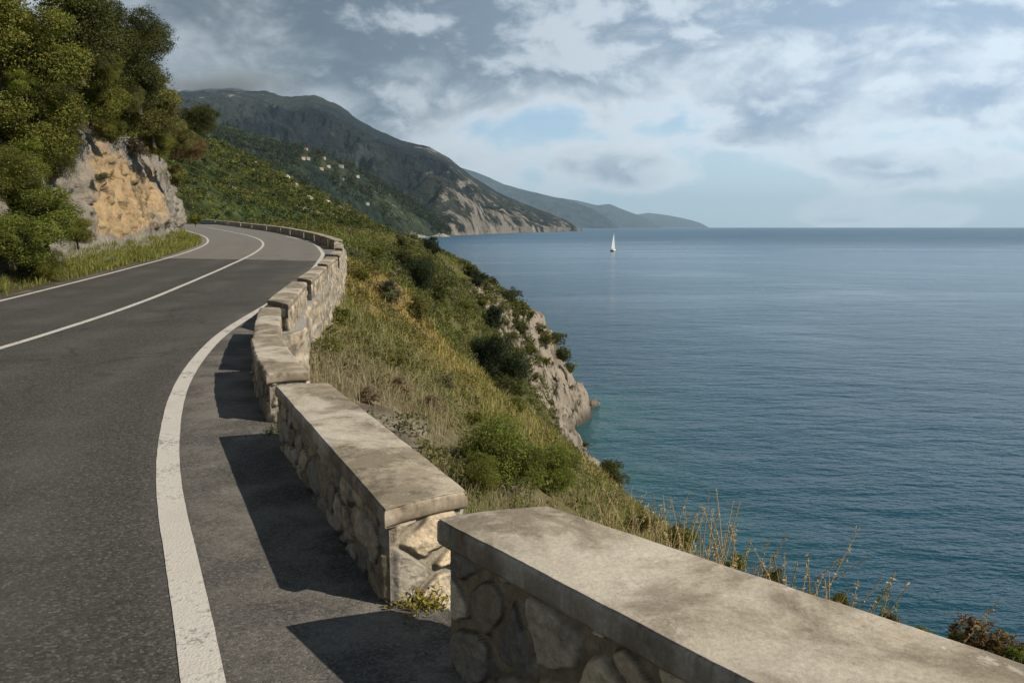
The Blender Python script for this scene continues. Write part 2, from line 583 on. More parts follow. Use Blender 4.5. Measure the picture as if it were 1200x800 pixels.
def sea_material():
    m, nt, out = material('sea_water')
    co = objco(nt)
    sp = nd(nt, 'ShaderNodeSeparateXYZ', {0: co})
    r2 = nd(nt, 'ShaderNodeVectorMath', {0: co}, operation='LENGTH').outputs['Value']
    # ripples, chop and swell, crests running roughly across the view
    rot = nd(nt, 'ShaderNodeMapping', {'Vector': co, 'Rotation': (0, 0, R(24)), 'Scale': (0.55, 1.0, 1.0)}).outputs[0]
    rot2 = nd(nt, 'ShaderNodeMapping', {'Vector': co, 'Rotation': (0, 0, R(-14)), 'Scale': (0.4, 1.0, 1.0)}).outputs[0]
    w1 = noise(nt, rot, 1.5, 3.0, 0.55, 0.2)
    w2 = noise(nt, rot2, 0.42, 4.0, 0.55, 0.2)
    w3 = noise(nt, rot, 0.085, 3.0, 0.5)
    # slicks and gust streaks change how rough the surface is
    wv = nd(nt, 'ShaderNodeMapping', {'Vector': co, 'Rotation': (0, 0, R(12)), 'Scale': (0.35, 1.0, 1.0)}).outputs[0]
    g1 = noise(nt, wv, 0.0062, 4.0, 0.6, 0.8)
    g2 = noise(nt, wv, 0.0016, 3.0, 0.55, 0.5)
    calm = math_(nt, 'ADD', math_(nt, 'MULTIPLY', smooth(nt, g1, 0.52, 0.68), 0.6), math_(nt, 'MULTIPLY', smooth(nt, g2, 0.52, 0.64), 0.3), clamp=True)
    sl = attr(nt, 'slick')
    calm = math_(nt, 'MAXIMUM', calm, math_(nt, 'MULTIPLY', sl, smooth(nt, noise(nt, wv, 0.018, 5.0, 0.65, 1.0), 0.38, 0.62, 0.05, 0.62)))
    amp = math_(nt, 'SUBTRACT', 1.0, math_(nt, 'MULTIPLY', calm, 0.85))
    h = math_(nt, 'ADD', math_(nt, 'MULTIPLY', w1, 0.22), math_(nt, 'MULTIPLY', w2, 0.75))
    h = math_(nt, 'ADD', h, math_(nt, 'MULTIPLY', w3, 1.6))
    h = math_(nt, 'MULTIPLY', h, amp)
    b = nd(nt, 'ShaderNodeBump', {'Height': h, 'Distance': 1.0})
    nt.links.new(smooth(nt, r2, 60.0, 1800.0, 0.85, 0.36), b.inputs['Strength'])
    shallow = attr(nt, 'shallow')
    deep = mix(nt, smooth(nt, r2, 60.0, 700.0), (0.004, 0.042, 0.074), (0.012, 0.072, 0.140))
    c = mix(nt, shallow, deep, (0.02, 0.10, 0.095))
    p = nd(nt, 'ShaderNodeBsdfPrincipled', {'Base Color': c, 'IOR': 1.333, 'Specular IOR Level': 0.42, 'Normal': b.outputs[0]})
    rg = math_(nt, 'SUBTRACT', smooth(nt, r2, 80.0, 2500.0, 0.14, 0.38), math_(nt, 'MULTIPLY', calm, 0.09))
    nt.links.new(rg, p.inputs['Roughness'])
    nt.links.new(p.outputs[0], out.inputs[0])
    return m

SEAM_K, SEAM_C = 0.282, 29.6
M_ASPHALT = asphalt_material()
M_PAINT = paint_material()
M_MASON = masonry_material()
M_COPING = coping_material()
M_LEAF = leaf_material('leaves')
M_GRASS = leaf_material('grass_blades', 0.3, 0.15, False)
M_BARK = plain('bark', (0.10, 0.075, 0.05), 0.95, 0.1, 0, 0.4, 12)
M_SLOPE = slope_material()
M_BANK = bank_material()
M_SEA = sea_material()

# ================================================================== ROAD
cen_px = [(110, 374), (172, 352), (220, 332), (253, 318), (275, 308), (290, 301), (302, 294), (308, 288.2), (308, 284), (302, 279.8),
          (287, 275), (270, 271.6), (253, 268.4), (235, 265.8)]
cen = [(1.3, -6.0), (-1.0, -3.0), (-3.1, 0.0), (-4.9, 3.0), (-6.3, 6.0), (-7.15, 9.0), tuple(ground(0, 408)[:2])] + [tuple(ground(*p)[:2]) for p in cen_px]
e = np.array(cen[-1]); dprev = np.array(cen[-1]) - np.array(cen[-2]); dprev /= np.linalg.norm(dprev)
cen += [tuple(e + dprev * 12 + np.array([-3, -1.5])), tuple(e + dprev * 24 + np.array([-10, -6]))]
C0 = catmull(cen, 400)


def smooth_path(P, k=7):
    q = P.copy()
    for _ in range(k):
        q[1:-1] = 0.25 * q[:-2] + 0.5 * q[1:-1] + 0.25 * q[2:]
    return q


C0 = smooth_path(C0, 30)
T0 = np.gradient(C0, axis=0)
T0 /= np.linalg.norm(T0, axis=1)[:, None]
NL = np.stack([-T0[:, 1], T0[:, 0]], 1)          # to the left of travel (uphill side)

# parapet blocks: road-side and sea-side top edges, near end first, with the height of the top over the road
BL = []


def q(pts, H):
    return [ground(x, y, H) for x, y in pts]


a_r, a_s = q([(885, 800), (700, 703), (512, 606)], 0.62), q([(1200, 775), (900, 676), (640, 590)], 0.62)
a_r = [a_r[0] + (a_r[0] - a_r[1]) * 1.6] + a_r
a_s = [a_s[0] + (a_s[0] - a_s[1]) * 1.2] + a_s
BL.append((a_r, a_s, 0.62, 0.105))
BL.append((q([(450, 597), (385, 523), (322, 451)], 0.49), q([(548, 573), (466, 509), (385, 447)], 0.49), 0.49, 0.088))
BL.append((q([(311, 438), (298, 415), (293, 396)], 0.45), q([(362.5, 434), (343, 412), (328.5, 394)], 0.45), 0.45, 0.09))
BL.append((q([(296, 393), (299, 375), (304, 360)], 0.45), q([(328, 392), (329, 376), (329.5, 360)], 0.45), 0.45, 0.085))
BL.append((q([(313, 351), (327, 340), (341, 329.5)], 0.49), q([(338, 356), (350, 343), (360, 330.5)], 0.49), 0.49, 0.09))
BL.append((q([(348, 325.3), (359, 318), (370, 311.3)], 0.49), q([(365, 328), (374, 320), (383, 312.3)], 0.49), 0.49, 0.09))
BL.append((q([(372, 308.6), (381, 300.4)], 0.49), q([(384, 310), (396, 301)], 0.49), 0.49, 0.09))
BL.append((q([(386, 297.6), (391, 293)], 0.49), q([(398, 298.6), (401, 293.6)], 0.49), 0.49, 0.09))
BL.append((q([(392.5, 290.5), (394, 285)], 0.49), q([(401.5, 291), (402.5, 285.6)], 0.49), 0.49, 0.09))
far_px = [(393.5, 283.6), (392, 281.3), (384, 278.4), (368, 273.6), (356, 270.9), (340, 268.0), (329, 266.2), (312, 264.1), (295, 262.4), (282, 261), (267, 259.5), (252, 258.2), (233, 256.8)]
fp = np.array([ground(x, y, 0.49) for x, y in far_px])
fs = catmull(fp[:, :2], 260)
fs = smooth_path(fs, 25)
cut = [int(round(i)) for i in np.interp(range(len(fp)), range(len(fp)), [np.argmin(np.hypot(*(fs - p[:2]).T)) for p in fp])]
ft = np.gradient(fs, axis=0)
ft /= np.linalg.norm(ft, axis=1)[:, None]
fn = np.stack([ft[:, 1], -ft[:, 0]], 1)           # outward (sea side)
for k in range(1, len(cut) - 1):
    i0, i1 = cut[k], cut[k + 1]
    if i1 - i0 < 4:
        continue
    step = np.hypot(*(fs[i0 + 1] - fs[i0]))
    g_ = max(1, int(round(0.45 / max(step, 1e-3))))
    ii = np.unique(np.linspace(i0 + g_, i1, 5).astype(int))
    rr = [np.array([*fs[i], float(zr(fs[i][1])) + 0.49]) for i in ii]
    ss = [np.array([*(fs[i] + fn[i] * 0.46), float(zr(fs[i][1])) + 0.49]) for i in ii]
    BL.append((rr, ss, 0.49, 0.09))

wall_r = np.array([p[:2] for b in BL for p in b[0]])   # road-side face, near to far
wall_s = np.array([p[:2] for b in BL for p in b[1]])
wall_r = np.vstack([wall_r[0] + (wall_r[0] - wall_r[1]) * 3, wall_r])
wr = smooth_path(catmull(wall_r, 500), 6)


def right_edge(c, n):
    """distance from the centre line to the parapet along the normal"""
    a, b = wr[:-1], wr[1:]
    d = b - a
    r = -n
    det = d[:, 0] * (-r[1]) - d[:, 1] * (-r[0])
    w = c - a
    t = (w[:, 0] * (-r[1]) - w[:, 1] * (-r[0])) / np.where(np.abs(det) < 1e-9, 1e-9, det)
    u = (d[:, 0] * w[:, 1] - d[:, 1] * w[:, 0]) / np.where(np.abs(det) < 1e-9, 1e-9, det)
    ok = (t >= 0) & (t <= 1) & (u > 1.5) & (u < 8)
    return u[ok].min() if ok.any() else np.nan


wd = np.array([right_edge(C0[i], NL[i]) for i in range(len(C0))])
good = ~np.isnan(wd)
wd = np.interp(np.arange(len(wd)), np.where(good)[0], wd[good])
wd = np.convolve(np.pad(wd, 6, mode='edge'), np.ones(13) / 13, 'valid')
LW = 3.22                                         # left lane
NA = 46
tt = np.linspace(0, 1, NA)
left_off = LW + 0.55
lat = left_off - (left_off + wd + 0.18)[:, None] * tt[None, :]      # + left, - right
PX = C0[:, None, 0] + NL[:, None, 0] * lat
PY = C0[:, None, 1] + NL[:, None, 1] * lat
PZ = zr(PY) - 0.004 * np.abs(lat) + 0.006 * fbm(PX * 0.4, PY * 0.4, 0, 3, 5)
RW = 3.16
# right edge line measured along the near bend
rl_px = [(239, 800), (220.5, 690), (197.5, 573), (198, 511), (210, 456), (230, 422), (264, 388), (291, 370.5), (309, 360)]
rl = [ground(*p)[:2] for p in rl_px]
rl = [rl[0] + (rl[0] - rl[1]) * 1.6] + rl + [ground(375.5, 303.5)[:2], ground(378.3, 298)[:2], ground(375.5, 292.5)[:2], ground(367, 285.2)[:2], ground(358, 281.7)[:2], ground(347, 279)[:2], ground(335, 276.5)[:2]]
rl = smooth_path(catmull(rl, 260), 8)
from mathutils.kdtree import KDTree
kd = KDTree(len(rl))
for i, p in enumerate(rl):
    kd.insert((p[0], p[1], 0), i)
kd.balance()
rlt = np.gradient(rl, axis=0)
shoulder = np.zeros(PX.shape)
for i in range(PX.shape[0]):
    for j in range(NA // 2, NA):
        co_, k, dist_ = kd.find((PX[i, j], PY[i, j], 0))
        side = rlt[k, 0] * (PY[i, j] - rl[k, 1]) - rlt[k, 1] * (PX[i, j] - rl[k, 0])
        shoulder[i, j] = np.clip(0.5 - side / np.hypot(*rlt[k]) * 4, 0, 1)
dwall = (lat + wd[:, None])
dust = sstep(dwall, 1.1, 0.15)
dust = np.maximum(dust, sstep(lat, LW + 0.1, LW + 0.5))
track = np.exp(-((lat - 0.85) / 0.3) ** 2) + np.exp(-((lat - 2.35) / 0.3) ** 2) + np.exp(-((lat + 0.85) / 0.3) ** 2) + np.exp(-((lat + 2.35) / 0.3) ** 2)
V = np.stack([PX, PY, PZ], -1).reshape(-1, 3)
road = struct('road', new_mesh('road', V, grid_faces(len(C0), NA)[:, ::-1], M_ASPHALT, True,
                               {'track': track.ravel(), 'dust': dust.ravel(), 'shoulder': shoulder.ravel()}))
road_bvh = BVHTree.FromPolygons([Vector(v) for v in V], grid_faces(len(C0), NA).tolist())


def road_z(x, y):
    h = road_bvh.ray_cast(Vector((x, y, 60)), Vector((0, 0, -1)))
    return h[0].z if h[0] is not None else float(zr(y))


def stripe(name, path, width, lift=0.005):
    t = np.gradient(path, axis=0)
    t /= np.linalg.norm(t, axis=1)[:, None]
    n = np.stack([-t[:, 1], t[:, 0]], 1)
    w = np.full(len(path), width) if np.isscalar(width) else width
    cols = []
    for k in np.linspace(-0.5, 0.5, 5):
        j = 0.004 * fbm(path[:, 0] * 5, path[:, 1] * 5, k * 3, 3, 4) if abs(k) == 0.5 else 0
        p = path + n * (w * k + j)[:, None]
        z = np.array([road_z(a, b) for a, b in p]) + lift
        cols.append(np.column_stack([p, z]))
    Vs = np.stack(cols, 1).reshape(-1, 3)
    return struct(name, new_mesh(name, Vs, grid_faces(len(path), 5)[:, ::-1], M_PAINT))


dens = lambda P, n: catmull(P[:: max(1, len(P) // 120)], n)
stripe('centre_line', dens(C0[40:385], 900), 0.13)
stripe('edge_line_sea_side', dens(rl, 900), 0.165)
stripe('edge_line_hill_side', dens((C0 + NL * LW)[60:385], 700), 0.13)


# ================================================================== PARAPET
def resample(P, step):
    P = np.asarray(P, float)
    s = np.concatenate([[0], np.cumsum(np.linalg.norm(np.diff(P, axis=0), axis=1))])
    n = max(2, int(math.ceil(s[-1] / step)) + 1)
    t = np.linspace(0, s[-1], n)
    if len(P) > 2:
        return np.column_stack([np.interp(t, s, P[:, k]) for k in range(3)])
    return np.column_stack([np.interp(t, s, P[:, k]) for k in range(3)])


def stone_face(A, B, zb_a, zb_b, zt_a, zt_b, path=None, step=0.02, seed=0, cw=0.27, ch=0.20, depth=0.03, tonek=1.0, rnd=True, mortar=(0.25, 0.225, 0.185), gap=(0.07, 0.17)):
    """one rubble face along path (n,2), from its base to its top: verts, faces, stone colours; outward normal to the right of the path"""
    P = path
    n = len(P)
    s = np.concatenate([[0], np.cumsum(np.linalg.norm(np.diff(P, axis=0), axis=1))])
    f = s / s[-1]
    zb = zb_a + (zb_b - zb_a) * f if np.isscalar(zb_a) else zb_a
    zt = zt_a + (zt_b - zt_a) * f if np.isscalar(zt_a) else zt_a
    nv = max(3, int(np.max(zt - zb) / step) + 1)
    v = np.linspace(0, 1, nv)
    Z = zb[:, None] + (zt - zb)[:, None] * v
    U = np.repeat(s[:, None], nv, 1)
    t = np.gradient(P, axis=0)
    t /= np.linalg.norm(t, axis=1)[:, None]
    nor = np.stack([t[:, 1], -t[:, 0]], 1)
    wu = U + 0.07 * fbm(U * 4, Z * 4, seed, 3, seed + 1)
    wv = Z + 0.06 * fbm(U * 4, Z * 4, seed + 5, 3, seed + 2)
    f1, f2, cid = cells(wu / cw + seed * 7.7, wv / ch + seed * 3.1, seed)
    ed = f2 - f1
    thick_ = gap[0] + (gap[1] - gap[0]) * (0.5 + 0.5 * fbm(U * 2.2, Z * 2.2, seed + 9, 2, 31))
    st = sstep(ed + 0.05 * fbm(U * 11, Z * 11, seed, 3, seed + 12), thick_, thick_ + 0.13)
    if rnd:
        st = st * sstep(f1 + 0.10 * fbm(U * 9, Z * 9, seed, 3, seed + 8), 0.62, 0.51)
    dome_ = np.clip((ed - thick_) / 0.5, 0, 1) ** 0.6
    fade = np.minimum(sstep(U, 0, 0.035), sstep(s[-1] - U, 0, 0.035)) * sstep(v[None, :] * (zt - zb)[:, None], -0.01, 0.02) * sstep((1 - v)[None, :] * (zt - zb)[:, None], 0.0, 0.02)
    face = (cid * 13.7) % 1.0
    dsp = st * depth * (0.55 + 0.45 * face + 0.12 * dome_) + (0.016 * fbm(U * 9, Z * 9, seed, 6, seed + 3, 0.72) + 0.008 * fbm(U * 20, Z * 20, seed, 4, seed + 6, 0.6, True)) * (0.3 + 0.7 * sstep(st, 0.6, 1.0)) + 0.010 * fbm(U * 1.5, Z * 1.5, seed, 3, 77)
    dsp = dsp * fade
    X = P[:, None, 0] + nor[:, None, 0] * dsp
    Y = P[:, None, 1] + nor[:, None, 1] * dsp
    tone = (0.45 + 0.95 * cid) * tonek
    warm = ((cid * 7.3) % 1.0)[..., None]
    sc = tone[..., None] * ((1 - warm) * np.array([0.31, 0.29, 0.26]) + warm * np.array([0.36, 0.29, 0.20]))
    joint_shade_ = (4 * st * (1 - st))[..., None]
    shade_mask_ = sstep(fbm(U * 5, Z * 5, seed + 2, 3, 91), -0.25, 0.3)[..., None]
    col = (np.array(mortar) * (1 - st[..., None]) + sc * st[..., None]) * (1 - 0.72 * joint_shade_ * shade_mask_)  # joint shade painted into the colour as a darker rim round each stone
    return np.stack([X, Y, Z], -1).reshape(-1, 3), grid_faces(n, nv), col.reshape(-1, 3)


def merge(parts):
    Vv, Ff, Aa, b = [], [], [], 0
    for v, f, c in parts:
        Vv.append(v)
        Ff.append(f + b)
        Aa.append(c)
        b += len(v)
    return np.vstack(Vv), np.vstack(Ff), np.vstack(Aa)


def lerp_edge(Rp, Sp, n, m, inset):
    pass


def block(i, rp, sp, H, ct, label, cat, step):
    rp, sp = np.asarray(rp), np.asarray(sp)
    k = max(len(rp), 2)
    # matched dense stations
    nst = max(4, int(np.linalg.norm(rp[-1] - rp[0]) / step))
    nst = min(nst, 800)
    tq = np.linspace(0, 1, nst)

    def dense(P):
        s = np.concatenate([[0], np.cumsum(np.linalg.norm(np.diff(P, axis=0), axis=1))])
        s /= s[-1]
        if len(P) >= 3:
            return catmull(P, nst)
        return np.column_stack([np.interp(tq, s, P[:, j]) for j in range(3)])
    Rd, Sd = dense(rp), dense(sp)
    mid = (Rd + Sd) / 2
    c0 = mid[nst // 2].copy()
    c0[2] = road_z(c0[0], c0[1])
    t = thing('parapet_block', label, cat, tuple(c0), 'parapet blocks along the sea side of the road')
    # ---- coping: rounded slab with chipped edges
    wid = np.linalg.norm((Sd - Rd)[:, :2], axis=1).mean()
    nv = max(5, int(wid / step))
    vv = np.linspace(0, 1, nv)
    top = Rd[:, None, :] * (1 - vv)[None, :, None] + Sd[:, None, :] * vv[None, :, None]
    dome = 0.010 * (1 - (2 * vv - 1) ** 2)[None, :]
    rough_ = 0.0045 * fbm(top[..., 0] * 6, top[..., 1] * 6, i, 5, 11) + 0.006 * fbm(top[..., 0] * 1.4, top[..., 1] * 1.4, i, 3, 12)
    top[..., 2] += dome + rough_ - 0.008
    # boundary loop of the top grid, counter clockwise seen from above or not: keep index order
    idx = np.arange(nst * nv).reshape(nst, nv)
    loop = np.concatenate([idx[:, 0], idx[-1, 1:], idx[-2::-1, -1], idx[0, -2:0:-1]])
    Vt = top.reshape(-1, 3)
    cen_ = mid[:, :2].mean(0)
    L = Vt[loop].copy()
    # outward direction at each loop point
    out2 = np.zeros((len(loop), 2))
    dR = (Rd - Sd)[:, :2]
    dR /= np.linalg.norm(dR, axis=1)[:, None]
    ax0 = (Rd[0] - Rd[1])[:2] / np.linalg.norm((Rd[0] - Rd[1])[:2])
    ax1 = (Rd[-1] - Rd[-2])[:2] / np.linalg.norm((Rd[-1] - Rd[-2])[:2])
    rowcol = np.array([(x // nv, x % nv) for x in loop])
    for j, (a, b) in enumerate(rowcol):
        o = np.zeros(2)
        if b == 0:
            o += dR[a]
        if b == nv - 1:
            o -= dR[a]
        if a == 0:
            o += ax0
        if a == nst - 1:
            o += ax1
        out2[j] = o / np.linalg.norm(o)
    chip = np.clip(fbm(L[:, 0] * 9, L[:, 1] * 9, i * 3.3, 5, 21, 0.65) - 0.06, 0, 1) * 0.07 + np.clip(fbm(L[:, 0] * 3, L[:, 1] * 3, i, 3, 23) - 0.35, 0, 1) * 0.08
    # pull the top's own rim in and down a little so the edge is round and broken
    Vt[loop, :2] -= out2 * (0.014 + 0.6 * chip)[:, None]
    Vt[loop, 2] -= 0.003 + 0.25 * chip
    rings = []
    prof = [(0.005, 0.006, 0.6), (0.0, 0.018, 0.9), (0.0, 0.034, 0.35), (0.001, 0.6 * ct, 0.1), (0.0, ct - 0.014, 0.1), (0.008, ct, 0.1), (0.09, ct + 0.002, 0.0)]
    for ins, dz_, ck in prof:
        p = L.copy()
        rgh = 0.004 * fbm(L[:, 0] * 8, L[:, 1] * 8, dz_ * 30 + i, 4, 33)
        p[:, :2] -= out2 * (ins + ck * chip + rgh)[:, None]
        p[:, 2] = L[:, 2] - dz_ - 0.2 * chip * ck
        rings.append(p)
    nl = len(loop)
    base = len(Vt)
    Vc = np.vstack([Vt] + rings)
    ring_idx = [loop] + [base + nl * k_ + np.arange(nl) for k_ in range(len(prof))]
    fs_ = []
    for a, b in zip(ring_idx[:-1], ring_idx[1:]):
        fs_.append(np.stack([a, b, np.roll(b, -1), np.roll(a, -1)], -1))
    side = np.concatenate([np.zeros(len(Vt)), np.repeat([0.3, 0.7, 0.9, 1, 1, 1, 1], nl)])
    me = new_mesh('coping', Vc - c0, np.vstack([grid_faces(nst, nv)] + fs_)[:, ::-1], M_COPING, True, {'side': side, 'lichen': np.full(len(Vc), 0.55 if i == 0 else 0.9)})
    fix_normals(me)
    link('coping', me, t)
    # ---- rubble body under it
    ov = 0.035 if wid > 0.3 else 0.02
    rb = Rd[:, :2] - dR * ov
    sb = Sd[:, :2] + dR * ov
    al = np.linspace(0, 1, nst)[:, None]
    L0 = max(0.2, np.linalg.norm(rp[-1] - rp[0]))
    sh = ov / L0
    pr = lambda P: np.column_stack([np.interp(np.linspace(sh, 1 - sh, nst), np.linspace(0, 1, nst), P[:, j]) for j in (0, 1)])
    rb, sb = pr(rb), pr(sb)
    zt_r = Rd[:, 2] - ct + 0.004
    zt_s = Sd[:, 2] - ct + 0.004
    zb_r = np.array([road_z(*p) for p in rb]) - 0.06
    zb_s = zb_r - 0.35
    nend = max(4, int(np.linalg.norm(sb[0] - rb[0]) / step))
    endn = np.column_stack([np.linspace(rb[0, j], sb[0, j], nend) for j in (0, 1)])
    endf = np.column_stack([np.linspace(sb[-1, j], rb[-1, j], nend) for j in (0, 1)])
    parts = []
    kw = dict(step=step, seed=i * 5 + 1)
    if i == 0:
        kw.update(cw=0.23, ch=0.24, depth=0.034, gap=(0.08, 0.22), mortar=(0.25, 0.205, 0.145), tonek=1.2)
    else:
        kw.update(cw=0.26, ch=0.20, depth=0.030, gap=(0.05, 0.12), rnd=False)
    li = lambda a, b, n: np.linspace(a, b, n)
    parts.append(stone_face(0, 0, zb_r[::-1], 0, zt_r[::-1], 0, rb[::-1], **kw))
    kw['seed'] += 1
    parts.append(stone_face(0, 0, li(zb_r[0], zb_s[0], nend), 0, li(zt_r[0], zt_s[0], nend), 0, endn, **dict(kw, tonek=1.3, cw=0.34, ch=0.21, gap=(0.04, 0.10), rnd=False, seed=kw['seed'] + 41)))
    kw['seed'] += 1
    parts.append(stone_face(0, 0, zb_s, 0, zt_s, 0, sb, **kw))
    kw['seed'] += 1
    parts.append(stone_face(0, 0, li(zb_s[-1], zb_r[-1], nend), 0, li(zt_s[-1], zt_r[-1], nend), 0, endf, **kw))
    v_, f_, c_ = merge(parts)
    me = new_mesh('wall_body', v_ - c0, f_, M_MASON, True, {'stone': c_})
    link('wall_body', me, t)
    return t


import bmesh


def fix_normals(me):
    bm = bmesh.new()
    bm.from_mesh(me)
    bmesh.ops.recalc_face_normals(bm, faces=bm.faces)
    bm.to_mesh(me)
    bm.free()


blabels = ['broad parapet block with the widest smooth coping, nearest the viewer and cut by the frame',
           'long straight parapet block with dark-blotched coping and a whitish stone in its sunny end face',
           'short curved parapet block stepping back from the long block with blotched coping',
           'small narrow parapet block butted against the far end of the short curved block',
           'tall parapet block with a bright sunlit sea face, just past the small narrow block',
           'parapet block with a notch of shade at its end, second beyond the small narrow block',
           'parapet block with a sunlit sea face, third beyond the small narrow block',
           'short parapet block where the wall starts to swing left, fourth beyond the small narrow block',
           'stubby parapet block at the rightmost point of the far bend']
ords = ['first', 'second', 'third', 'fourth', 'fifth', 'sixth', 'seventh', 'eighth', 'ninth', 'tenth', 'eleventh', 'twelfth', 'thirteenth']
for k in range(len(BL)):
    rp, sp, H, ct = BL[k]
    lab = blabels[k] if k < len(blabels) else 'dark-faced parapet block on the outer bend, %s along the wall after its rightmost block' % ords[k - len(blabels)]
    st = [0.0065, 0.008, 0.016, 0.03, 0.035, 0.05, 0.06][k] if k < 7 else (0.08 if k < 11 else 0.14)
    block(k, rp, sp, H, ct, lab, 'parapet', st)

# masonry that carries the parapet on its sea side, from the short curved block to the start of the far bend
ws = np.vstack([[p[:2] for p in b[1]] for b in BL[2:10]])
ws = catmull(ws, 260)
ws = smooth_path(ws, 6)
t_ = np.gradient(ws, axis=0)
t_ /= np.linalg.norm(t_, axis=1)[:, None]
no_ = np.stack([t_[:, 1], -t_[:, 0]], 1)
face_ = ws + no_ * 0.05
zt_ = zr(face_[:, 1]) + 0.03
tw = thing('retaining_wall', 'rough pale rubble retaining wall carrying the parapet above the grassy slope', 'retaining wall', (float(ws[60, 0]), float(ws[60, 1]), 0))
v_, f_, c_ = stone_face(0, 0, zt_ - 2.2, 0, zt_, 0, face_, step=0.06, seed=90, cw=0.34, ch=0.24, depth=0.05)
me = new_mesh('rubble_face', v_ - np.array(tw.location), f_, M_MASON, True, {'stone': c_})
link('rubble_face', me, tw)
ledge = np.stack([np.column_stack([ws - no_ * 0.12, zt_ + 0.002]), np.column_stack([face_ + no_ * 0.012, zt_ - 0.001])], 1).reshape(-1, 3)
me = new_mesh('ledge', ledge - np.array(tw.location), grid_faces(len(ws), 2)[:, ::-1], M_MASON, True, {'stone': np.full((len(ledge), 3), 0.27)})
link('ledge', me, tw)


# ================================================================== SEA-SIDE SLOPE
def xwall(Y):
    o = np.argsort(wall_s[:, 1])
    return np.interp(Y, wall_s[o, 1], wall_s[o, 0])


def wall_out(Y):
    return xwall(Y) + 0.02


ctrl = []
for Y in (3.4, 3.9, 4.5, 5.5, 6.5):
    ctrl.append((xwall(Y), Y, -0.45))
for Y in (8, 10, 12, 14, 17, 20, 24, 28, 33, 40, 50, 60, 75, 95, 120):
    ctrl.append((xwall(Y), Y, float(zr(Y)) - (0.95 if Y < 45 else 0.45)))
for Y, t in ((3, 2.5), (1.5, 3)):
    ctrl.append((xwall(Y) + t, Y, -2.2))
vis = [(470, 330, 40), (430, 350, 33), (430, 400, 24), (480, 400, 38), (450, 450, 17), (400, 430, 15.5), (480, 490, 13.5), (530, 520, 17),
       (450, 300, 62), (420, 290, 60), (500, 330, 70), (540, 345, 90), (550, 385, 92), (560, 450, 60), (520, 420, 45),
       (600, 430, 100), (628, 480, 108), (650, 517, 111),
       (430, 277, 122), (455, 281, 125), (480, 286, 128), (520, 300, 130), (560, 324, 130), (600, 350, 130), (640, 387, 130), (652, 412, 130.5), (662, 445, 131), (671, 476, 131.5),
       (565, 490, 40), (620, 505, 46), (655, 515, 50), (690, 552, 42), (710, 578, 34), (740, 602, 28), (790, 635, 21),
       (600, 560, 20), (560, 580, 12), (650, 585, 15), (700, 600, 18)]
for p in vis:
    ctrl.append(tuple(at(*p)))
for X, Y, Z in ((18, 50, -29), (14, 65, -29), (11, 80, -29), (10, 95, -29), (16, 40, -27), (16, 30, -25), (16, 20, -22), (16, 10, -21), (15, 0, -20),
                (24, 125, -31), (22, 131, -30.5), (20, 140, -31), (9, 150, -31), (-5, 160, -29), (-20, 168, -21), (-38, 175, -12), (45, 60, -36), (45, 20, -36), (45, 100, -36), (45, 140, -36),
                (20, 170, -36), (-10, 190, -36), (-40, 200, -28), (-60, 185, -8), (-75, 160, 4), (-55, 135, 2.0), (-45, 128, 1.7), (9, 10, -9), (10, 20, -14.5), (8, 3, -8)):
    ctrl.append((X, Y, Z))
ctrl = np.array(ctrl, float)


def tps_fit(P, reg):
    n = len(P)
    d = np.hypot(P[:, None, 0] - P[None, :, 0], P[:, None, 1] - P[None, :, 1]) / 30.0
    K = np.where(d > 0, d * d * np.log(d + 1e-12), 0) + np.eye(n) * reg
    Q = np.column_stack([np.ones(n), P[:, :2] / 30.0])
    A = np.block([[K, Q], [Q.T, np.zeros((3, 3))]])
    return np.linalg.solve(A, np.concatenate([P[:, 2], np.zeros(3)]))


TPS = tps_fit(ctrl, 0.002)


def slope_z(X, Y):
    X, Y = np.asarray(X, float), np.asarray(Y, float)
    sh = X.shape
    x, y = X.ravel(), Y.ravel()
    z = TPS[-3] + TPS[-2] * x / 30 + TPS[-1] * y / 30
    for k in range(len(ctrl)):
        d = np.hypot(x - ctrl[k, 0], y - ctrl[k, 1]) / 30.0
        z = z + TPS[k] * d * d * np.log(d + 1e-12)
    z = z.reshape(sh)
    X, Y = x.reshape(sh), y.reshape(sh)
    return np.clip(z, -38, 12)


ys = np.concatenate([np.linspace(-12, 2, 30), np.linspace(2.2, 60, 300), np.linspace(60.3, 150, 420), np.linspace(151, 215, 45)])
ts = np.concatenate([np.linspace(0, 12, 120), np.linspace(12.2, 62, 250), np.linspace(63, 95, 30)])
GX = wall_out(np.clip(ys, 1.5, 500))[:, None]
yy = np.clip(1.5 - ys, 0, 100)[:, None]
GX = GX + yy * 0.85 + ts[None, :]
GY = np.repeat(ys[:, None], len(ts), 1)
GZ = slope_z(GX, GY)
gy, gt = np.gradient(GZ)[0] / np.gradient(GY, axis=0), np.gradient(GZ, axis=1) / np.gradient(GX, axis=1)
steep = np.hypot(gt, 0.4 * gy)
tfade = sstep(ts, 0.2, 3.0)[None, :]
nz = fbm(GX * 0.16, GY * 0.16, 0, 5, 40)
rid = fbm(GX * 0.22, GY * 0.13, GZ * 0.1, 5, 41, 0.55, True)
GREG = []
